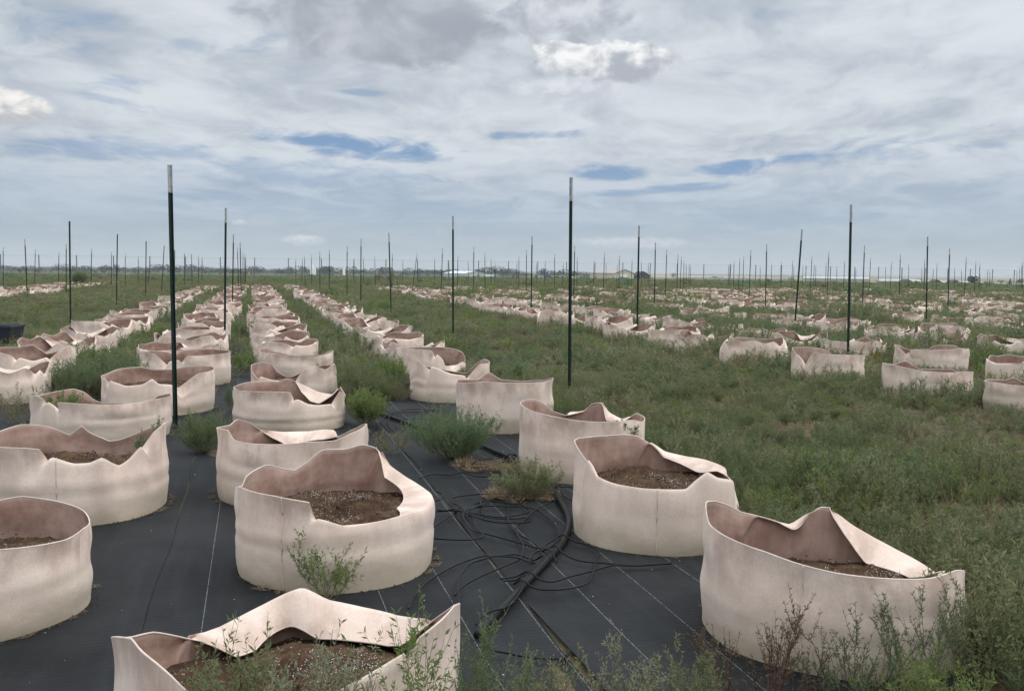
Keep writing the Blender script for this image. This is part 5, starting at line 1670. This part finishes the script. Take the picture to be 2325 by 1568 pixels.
def build_weeds():
    r = np.random.default_rng(77)
    K = [('kochia', 'stem'), ('dark', 'stem'), ('kochia', 'stem'), ('olive', 'stem'), ('bright', 'stem')]
    near = []
    for i in range(12):
        lm, sm = K[[1, 0, 1, 2, 0, 0, 4, 0, 2, 3, 3, 3][i]]
        near.append(weed_one_mesh('weed_clump', M[lm], M[sm], seed=500 + i, h=r.uniform(.26, .38), spread=r.uniform(.15, .24), n_st=11, n_br=8, n_lf=9,
                                  ll=r.uniform(.020, .032), lw=r.uniform(.0042, .006), up=.6, brlen=.4, stem_w=.0026))
    for i in range(5):      # taller thin sprigs standing out of the carpet
        lm, sm = K[[0, 2, 3, 1, 0][i]] if i % 2 else ('pale', 'stem')
        near.append(weed_one_mesh('weed_sprig', M[lm], M[sm], seed=560 + i, h=r.uniform(.38, .5), spread=.12, n_st=5, n_br=7, n_lf=12,
                                  ll=.022, lw=.0055, up=.5, brlen=.30, stem_w=.0022))
    mid = []
    for i in range(9):
        lm, sm = K[[1, 1, 0, 2, 0, 4, 2, 3, 3][i]]
        mid.append(weed_one_mesh('weed_clump_mid', M[lm], M[sm], seed=600 + i, h=r.uniform(.30, .42), spread=r.uniform(.22, .32), n_st=10, n_br=5, n_lf=6,
                                 ll=.048, lw=.0115, up=.6, brlen=.42, stem_w=.004))
    for i in range(4):
        lm, sm = K[[0, 2, 3, 1][i]] if i % 2 else ('pale', 'stem')
        mid.append(weed_one_mesh('weed_sprig_mid', M[lm], M[sm], seed=660 + i, h=r.uniform(.42, .55), spread=.16, n_st=6, n_br=5, n_lf=7,
                                 ll=.045, lw=.011, up=.5, brlen=.3, stem_w=.004))
    far = []
    for i in range(7):
        lm, sm = K[[0, 1, 2, 3, 0, 2, 4][i]]
        far.append(weed_one_mesh('weed_clump_far', M[lm], M[sm], seed=700 + i, h=r.uniform(.32, .44), spread=r.uniform(.42, .6), n_st=9, n_br=3, n_lf=5,
                                 ll=.11, lw=.034, up=.5, brlen=.45, stem_w=.006))
    vfar = []
    for i in range(5):
        lm, sm = K[[0, 1, 2, 3, 0][i]]
        vfar.append(weed_one_mesh('weed_clump_vfar', M[lm], M[sm], seed=800 + i, h=r.uniform(.5, .7), spread=1.5, n_st=12, n_br=3, n_lf=4,
                                  ll=.30, lw=.12, up=.4, brlen=.4, stem_w=.01))

    def go(name, meshes, r0, r1, n, fm, hs, pad, label):
        X, Y = sample_ring(r, r0, r1, n, fm)
        dens, hgt, q, p = field_density(X, Y)
        keep = (r.random(n) < dens) & clear_of_bags(X, Y, pad)
        X, Y, hgt = X[keep], Y[keep], hgt[keep]
        m = len(X)
        rot = np.stack([r.normal(0, .10, m), r.normal(0, .10, m), r.uniform(0, 6.283, m)], 1)
        s = r.uniform(.65, 1.15, m)
        big = value_noise(X, Y, 1.1, 61) > .62
        s = np.where(big & (r.random(m) < .5), s * r.uniform(1.25, 1.75, m), s)
        w = s * (.55 + .5 * hgt)
        sc = np.stack([w, w, s * hgt * hs], 1)
        Z = np.array([ground_z(a, b) for a, b in zip(X, Y)]) + .004
        nn = value_noise(X, Y, 2.4, 21) * .6 + value_noise(X, Y, 7.0, 22) * .25 + r.random(m) * .15
        ks = len(meshes)
        k = {17: 12, 13: 9}.get(ks, ks)
        idx = np.clip(((nn - .2) / .6 * k).astype(int), 0, k - 1)
        idx = np.where(r.random(m) < .25, r.integers(0, k, m), idx)
        if ks > k:
            idx = np.where(r.random(m) < .15, r.integers(k, ks, m), idx)
        return scatter(name, scatter_group(name + '_kinds', meshes), np.stack([X, Y, Z], 1), rot, sc, idx, label=label)

    go('near_weeds', near, 2.2, 14.5, 6200, .12, 1.0, .05, 'low green weeds carpeting the ground near the camera')
    go('middle_weeds', mid, 13.5, 38, 12500, .06, 1.0, .04, 'green weeds filling the ground between the bag rows')
    go('far_weeds', far, 36, 97, 15000, .05, 1.05, .05, 'green weeds covering the far half of the field')
    go('field_weeds', vfar, 95, 420, 10000, .04, .95, -9, 'rough green field beyond the wire fence')
    # dry straw and litter on the bare places
    st = []
    for i in range(4):
        L, Q = weed_arrays(seed=900 + i, h=.05, spread=.12, n_st=16, n_br=3, n_lf=1, ll=.03, lw=.004, up=.2, brlen=1.2, stem_w=.0016)
        me = quads_mesh('straw_tuft', np.concatenate([L, Q]))
        me.materials.append(M['straw'])
        st.append(me)
    P = []
    for (bx, by, br) in BARE:
        for _ in range(int(60 * br + 14)):
            a, d = r.uniform(0, 6.283), br * math.sqrt(r.random()) * .95
            P.append((bx + d * math.cos(a), by + .8 * d * math.sin(a), .012))
    for (X, Y, R) in BAGS[:NHERO]:
        for _ in range(26):
            a = r.uniform(0, 6.283)
            P.append((X + (R + .025) * math.cos(a), Y + (R + .025) * math.sin(a), .008))
    X, Y = sample_ring(r, 3, 16, 900, .05)
    q, p = to_qp(X, Y)
    kp = (q > 3.1) & clear_of_bags(X, Y, .02)
    P += [(a, b, .03) for a, b in zip(X[kp], Y[kp])]
    P = np.array(P)
    m = len(P)
    sc = r.uniform(.5, 1.1, m)
    nb = NHERO * 26
    e0 = m - int(kp.sum()) - nb
    sc[e0:e0 + nb] *= .38
    scv = np.stack([sc, sc, sc * r.uniform(.4, 1.2, m)], 1)
    scatter('dry_straw', scatter_group('dry_straw_kinds', st), P, np.stack([r.normal(0, .1, m), r.normal(0, .1, m), r.uniform(0, 6.28, m)], 1), scv, r.integers(0, 4, m),
            label='pale dry straw and litter lying on bare ground')
    # dry stalks standing here and there among the green
    ds = []
    for i in range(3):
        L, Q = weed_arrays(seed=950 + i, h=.42, spread=.22, n_st=9, n_br=5, n_lf=3, ll=.022, lw=.005, up=.5, brlen=.35, stem_w=.0018)
        me = quads_mesh('dry_stalk', np.concatenate([L, Q]))
        me.materials.append(M['straw'])
        ds.append(me)
    X, Y = sample_ring(r, 4, 34, 1500, .05)
    q, p = to_qp(X, Y)
    dn = value_noise(X, Y, 3.0, 41)
    kp = ((q > 3.2) | (q < -4.3)) & clear_of_bags(X, Y, .05) & (r.random(len(X)) < np.clip((dn - .38) * 3, .05, .9))
    m = int(kp.sum())
    s = r.uniform(.4, 1.0, m)
    scatter('dry_stalks', scatter_group('dry_stalks_kinds', ds), np.stack([X[kp], Y[kp], np.full(m, .004)], 1), np.stack([r.normal(0, .2, m), r.normal(0, .2, m), r.uniform(0, 6.28, m)], 1),
            np.stack([s, s, s], 1), r.integers(0, 3, m), label='dry straw coloured stalks standing among the green weeds')
    # crumbs of soil and litter gathered round the bag feet, threads of root on the soil
    cb = []
    for i in range(4):
        a = random.Random(50 + i)
        mb = MB()
        pts = [(math.cos(t) * a.uniform(.6, 1), math.sin(t) * a.uniform(.6, 1)) for t in np.arange(0, 6.2, 1.05)]
        mb.prism([(x * .011, y * .011, 0) for x, y in pts], (0, 0, 0), (a.uniform(-.003, .003), 0, .008))
        me = new_mesh('crumb', mb.v, mb.f, smooth=False)
        me.materials.append(M['soil'] if i < 2 else M['crumb'])
        cb.append(me)
    P, sc = [], []
    for (X, Y, R) in BAGS[:NHERO]:
        for _ in range(230):
            a = r.uniform(0, 6.283)
            d = R * 1.0 + abs(r.normal(0, .022))
            P.append((X + d * math.cos(a), Y + d * math.sin(a), .010))
            sc.append(r.uniform(.15, .6))
    for key in ('B0', 'B1', 'D0', 'D1', 'A1', 'A0', 'A3'):
        (X, Y, R), _, _ = HERO[key]
        for _ in range(150):
            a, d = r.uniform(0, 6.283), R * .85 * math.sqrt(r.random())
            P.append((X + d * math.cos(a), Y + d * math.sin(a), HERO_INFO[key][0] + .004))
            sc.append(r.uniform(.25, .9))
    m = len(P)
    sc = np.array(sc)
    scatter('soil_crumbs', scatter_group('soil_crumbs_kinds', cb), np.array(P), np.stack([r.normal(0, .3, m), r.normal(0, .3, m), r.uniform(0, 6.28, m)], 1), np.stack([sc, sc, sc], 1), r.integers(0, 4, m),
            label='dark soil crumbs and bits of litter gathered round the bags')
    # tiny pale chips and leaf bits on the cloth
    ch = []
    for i in range(3):
        mb = MB()
        a = random.Random(i)
        pts = [(math.cos(t) * a.uniform(.5, 1), math.sin(t) * a.uniform(.5, 1), a.uniform(0, .3)) for t in np.arange(0, 6.2, 1.05)]
        mb.prism([(x * .006, y * .006, 0) for x, y, _ in pts], (0, 0, 0), (0, 0, .0025))
        me = new_mesh('chip', mb.v, mb.f, smooth=False)
        me.materials.append(M['white_paint'] if i < 2 else M['straw'])
        ch.append(me)
    X, Y = sample_ring(r, 3, 12, 300, .0)
    q, p = to_qp(X, Y)
    kp = (q > -3) & (q < 3.0) & clear_of_bags(X, Y, .01)
    m = int(kp.sum())
    s = r.uniform(.25, .8, m)
    scatter('scattered_chips', scatter_group('scattered_chips_kinds', ch), np.stack([X[kp], Y[kp], np.full(m, .014)], 1), np.stack([r.normal(0, .2, m), r.normal(0, .2, m), r.uniform(0, 6.28, m)], 1),
            np.stack([s, s, s], 1), r.integers(0, 3, m), label='tiny pale perlite chips and leaf bits scattered on the ground cloth')


build_weeds()


# ------------------------------------------------------------------ single weeds one can point to
def plant(label, X, Y, Z, h, spread, leaf, stem, n_st, n_br, n_lf, ll, lw, seed, up=.6, brlen=.42, stem_w=.0019, group=None, cat='weed', name='weed_plant', leaf_up=.35):
    L, Q = weed_arrays(seed, h, spread, n_st, n_br, n_lf, ll, lw, up, brlen, leaf_up, stem_w=stem_w)
    t = thing(name, label, cat, (X, Y, Z), group=group)
    m1 = quads_mesh('foliage', L)
    obj('foliage', m1, M[leaf], t)
    m2 = quads_mesh('stems', Q)
    obj('stems', m2, M[stem], t)
    return t


PL = [
    ('upright green weed growing in front of the big cream walkway bag', -.90, 4.58, .0, .36, .26, 'bright', 'stem', 13, 7, 12, .026, .0065),
    ('tall sprig weed at the bottom edge, left one in the nearest bag', -.74, 2.52, .26, .42, .18, 'kochia', 'stem', 13, 9, 15, .022, .0055),
    ('tall sprig weed at the bottom edge, in the middle of the nearest bag', -.52, 2.50, .26, .42, .18, 'pale', 'stem', 13, 9, 15, .022, .0055),
    ('leafy weed at the bottom edge, right front of the nearest bag', -.28, 2.62, .0, .72, .20, 'bright', 'stem', 13, 10, 15, .026, .0065),
    ('dark bushy weed right of the nearest bag at the bottom edge', -.12, 2.95, .0, .56, .22, 'dark', 'stem', 18, 11, 15, .020, .005),
    ('small pale sprig weed at bottom edge beside the stake tube', .14, 3.25, .0, .38, .15, 'kochia', 'stem', 11, 9, 14, .020, .005),
    ('pale sprig weed at the bottom edge on the cloth, left of the reddish thistle', .42, 3.28, .0, .38, .18, 'pale', 'stem', 13, 9, 14, .020, .005),
    ('low green sprig weed at bottom edge close to the large right bag', .66, 3.30, .0, .36, .18, 'kochia', 'stem', 13, 9, 14, .020, .005),
    ('reddish brown thistle in front of the large bag at lower right', .96, 3.42, .0, .46, .30, 'red', 'stem_red', 10, 10, 17, .020, .0048),
    ('dark green thistle in front of the right half of the large lower right bag', 1.30, 3.45, .0, .44, .26, 'thistle', 'stem_red', 10, 10, 17, .021, .0050),
    ('green spiky thistle at the right end of the large lower right bag', 1.62, 3.62, .0, .50, .22, 'thistle', 'stem', 9, 10, 17, .021, .0050),
    ('leafy green weed in the bottom right corner beside the large lower right bag', 1.92, 3.75, .0, .46, .30, 'kochia', 'stem', 34, 9, 13, .022, .0055),
    ('low dense green weed at the bottom edge under the lower right bag', 1.52, 3.30, .0, .30, .26, 'bright', 'stem', 26, 9, 13, .022, .0055),
    ('big spreading green bush weed lying on the cloth between the bag rows', -.50, 8.12, .0, .50, .50, 'dark', 'stem', 105, 10, 11, .028, .0062),
    ('small sparse weed left of the big spreading bush on the cloth', -1.02, 8.32, .0, .26, .24, 'olive', 'stem', 14, 8, 10, .022, .005),
    ('low green weed on the dry litter patch beside the pipe', .12, 6.72, .0, .30, .27, 'kochia', 'stem', 40, 9, 12, .026, .0065),
    ('bushy weed at the foot of the tall near post', -2.72, 8.30, .0, .40, .27, 'kochia', 'stem', 60, 9, 11, .024, .006),
    ('small weed squeezed between two bags beside the walkway', -3.20, 10.75, .0, .36, .13, 'dark', 'stem', 12, 7, 10, .026, .006),
    ('bright yellow green bush weed right of the brown humped bag', -1.52, 9.85, .0, .42, .25, 'bright', 'stem', 55, 9, 11, .03, .0075),
    ('upright bright bush weed between the bag rows, behind the yellow green one', -1.66, 12.9, .0, .50, .28, 'bright', 'stem', 50, 9, 10, .034, .009),
    ('large dark bush weed filling the gap between the leftmost bags', -5.22, 11.95, .0, .58, .64, 'dark', 'stem', 100, 10, 10, .034, .0085),
    ('green weeds growing inside the left end of the wide bag at left', -4.36, 9.15, .20, .24, .22, 'bright', 'stem', 14, 6, 9, .034, .011),
    ('dark leafy weed poking over the right rim of the wavy left bag', -2.50, 6.52, .25, .38, .16, 'dark', 'stem_red', 7, 6, 10, .032, .010),
    ('small dark leafy sprig hanging over the right hem of the pointed bag', .92, 7.36, .30, .24, .14, 'dark', 'stem_red', 5, 5, 9, .034, .010),
    ('dry orange weed at the foot of the post right of the weedy strip', 4.70, 13.35, .0, .26, .32, 'orange', 'straw', 22, 7, 8, .026, .005),
    ('yellowing bush weed right of the post beyond the weedy strip', 5.50, 14.9, .0, .52, .36, 'orange', 'stem', 22, 8, 10, .034, .009),
    ('yellow green weed peeping out behind the nearest bag', -1.05, 3.75, .0, .22, .22, 'bright', 'stem', 12, 6, 9, .026, .008),
    ('low sprawling weed at the left edge beside the cut off upright bag', -4.95, 9.6, .0, .40, .5, 'olive', 'stem', 28, 8, 10, .03, .007),
]
for i, a in enumerate(PL):
    plant(*a, seed=1500 + i, stem_w=.0026 if 'thistle' in a[0] else .0019, name='thistle' if 'thistle' in a[0] else 'weed_plant')


# ------------------------------------------------------------------ trees far off
def crown_quads(seed, r_xy, h0, h1, n, size, shape='round'):
    r = np.random.default_rng(seed)
    nb = 7
    C = np.stack([r.normal(0, r_xy * .42, nb), r.normal(0, r_xy * .42, nb), r.uniform(h0 + (h1 - h0) * .25, h0 + (h1 - h0) * .8, nb)], 1)
    Rb = r.uniform(.35, .6, nb) * r_xy
    k = r.integers(0, nb, n)
    d = r.normal(size=(n, 3))
    d /= np.linalg.norm(d, axis=1, keepdims=True)
    P = C[k] + d * (Rb[k] * r.uniform(.45, 1.0, n) ** .5)[:, None] * np.array([1, 1, .85])
    if shape == 'cone':
        t = r.uniform(0, 1, n)
        a = r.uniform(0, 6.283, n)
        rr = r_xy * (1 - t) * (.55 + .45 * np.abs(np.sin(t * 22))) * np.sqrt(r.uniform(.2, 1, n))
        P = np.stack([np.cos(a) * rr, np.sin(a) * rr, h0 + (h1 - h0) * t], 1)
    P[:, 2] = np.clip(P[:, 2], h0, h1)
    u = r.normal(size=(n, 3))
    u /= np.linalg.norm(u, axis=1, keepdims=True)
    v = np.cross(u, r.normal(size=(n, 3)))
    v /= np.linalg.norm(v, axis=1, keepdims=True)
    s = (size * r.uniform(.6, 1.3, n))[:, None]
    return np.stack([P - u * s * .5 - v * s * .3, P + u * s * .1 - v * s * .5, P + u * s * .6, P - u * s * .1 + v * s * .5], 1)


def tree(label, X, Y, h, w, seed, n=420, leaf='farleaf', shape='round', group=None, name='tree', sparse=False):
    t = thing(name, label, 'tree', (X, Y, ground_z(X, Y)), group=group)
    mb = MB().tube([(0, 0, -.2), (.02 * h, 0, h * .3), (0, .02 * h, h * .62)], .035 * h if not sparse else .018 * h, 7, .012 * h)
    r = random.Random(seed)
    for k in range(6):
        a = r.uniform(0, 6.28)
        z0 = h * r.uniform(.25, .5)
        mb.tube([(0, 0, z0), (math.cos(a) * w * .2, math.sin(a) * w * .2, z0 + h * .15), (math.cos(a) * w * .36, math.sin(a) * w * .36, z0 + h * .36)], .011 * h, 5, .004 * h)
    mb.build('trunk', M['bark'], t)
    obj('crown', quads_mesh('crown', crown_quads(seed, w / 2, h * (.16 if shape != 'cone' else .05), h, n, h * (.085 if not sparse else .06), shape)), M[leaf], t)
    return t


def build_trees():
    r_ = random.Random(91)
    protos = []
    n = 0
    xs = []
    x = -90
    while x < 1360:
        xs.append(x)
        x += r_.uniform(4, 11)
    for x in range(1450, 2330):
        if r_.random() < .035:
            xs.append(x)
    for x in xs:
        d = r_.uniform(1050, 1650)
        X, Y = at(x, d)
        lab = 'far dark tree in the hazy tree line along the horizon'
        if len(protos) < 7:
            h = r_.uniform(8.5, 11.5)
            t = tree(lab, X, Y, h, h * r_.uniform(1.1, 1.7), 1700 + len(protos), n=330, group='far trees along the horizon')
            protos.append(t)
        else:
            s_ = r_.uniform(.85, 1.25) if r_.random() < .75 else r_.uniform(.5, .8)
            if x > 1400:
                s_ *= .45
            copy_tree(r_.choice(protos[:7]), (X, Y, ground_z(X, Y)), (0, 0, r_.uniform(0, 6.28)), (s_ * r_.uniform(1, 1.5), s_ * r_.uniform(1, 1.5), s_))
    X, Y = at(2206, 590)
    tree('dense round dark tree beyond the fence at the far right', X, Y, 5.4, 7.6, 1801, n=1500)
    X, Y = at(2289, 590)
    tree('small spiky conifer beyond the fence near the right edge', X, Y, 3.9, 3.2, 1802, n=420, shape='cone', name='conifer')
    X, Y = at(1437, 520)
    tree('thin airy tree beyond the fence just behind the yellow barn house', X + 5, Y, 5.2, 4.4, 1803, n=260, sparse=True)
    X, Y = at(1527, 520)
    tree('thin sparse tree standing alone beyond the fence right of the barn', X, Y, 4.6, 3.2, 1804, n=200, sparse=True)
    X, Y = at(738, 960)
    tree('large dark tree in front of the white grain elevator', X, Y, 9.5, 15, 1805, n=700)
    X, Y = at(180, 72)
    plant('round dark green bush standing alone in the far left field', X, Y, 0, 1.2, .62, 'dark', 'stem', 60, 10, 9, .08, .025, 1806, name='bush', cat='bush', stem_w=.008)


build_trees()


# ------------------------------------------------------------------ the air between here and the horizon
def build_haze():
    mb = MB().box(-9800, 9800, -9800, 9800, -16.0, 62.0)
    o = mb.build('haze', None)
    m = bpy.data.materials.new('haze_air')
    m.use_nodes = True
    nt = m.node_tree
    nt.nodes.clear()
    out = nt.nodes.new('ShaderNodeOutputMaterial')
    v = nt.nodes.new('ShaderNodeVolumePrincipled')
    v.inputs['Color'].default_value = (.88, .92, .96, 1)
    v.inputs['Density'].default_value = HAZE
    v.inputs['Anisotropy'].default_value = 0.0
    nt.links.new(v.outputs[0], out.inputs['Volume'])
    o.data.materials.append(m)
    tag(o, kind='stuff')


HAZE = 1.3e-4
build_haze()
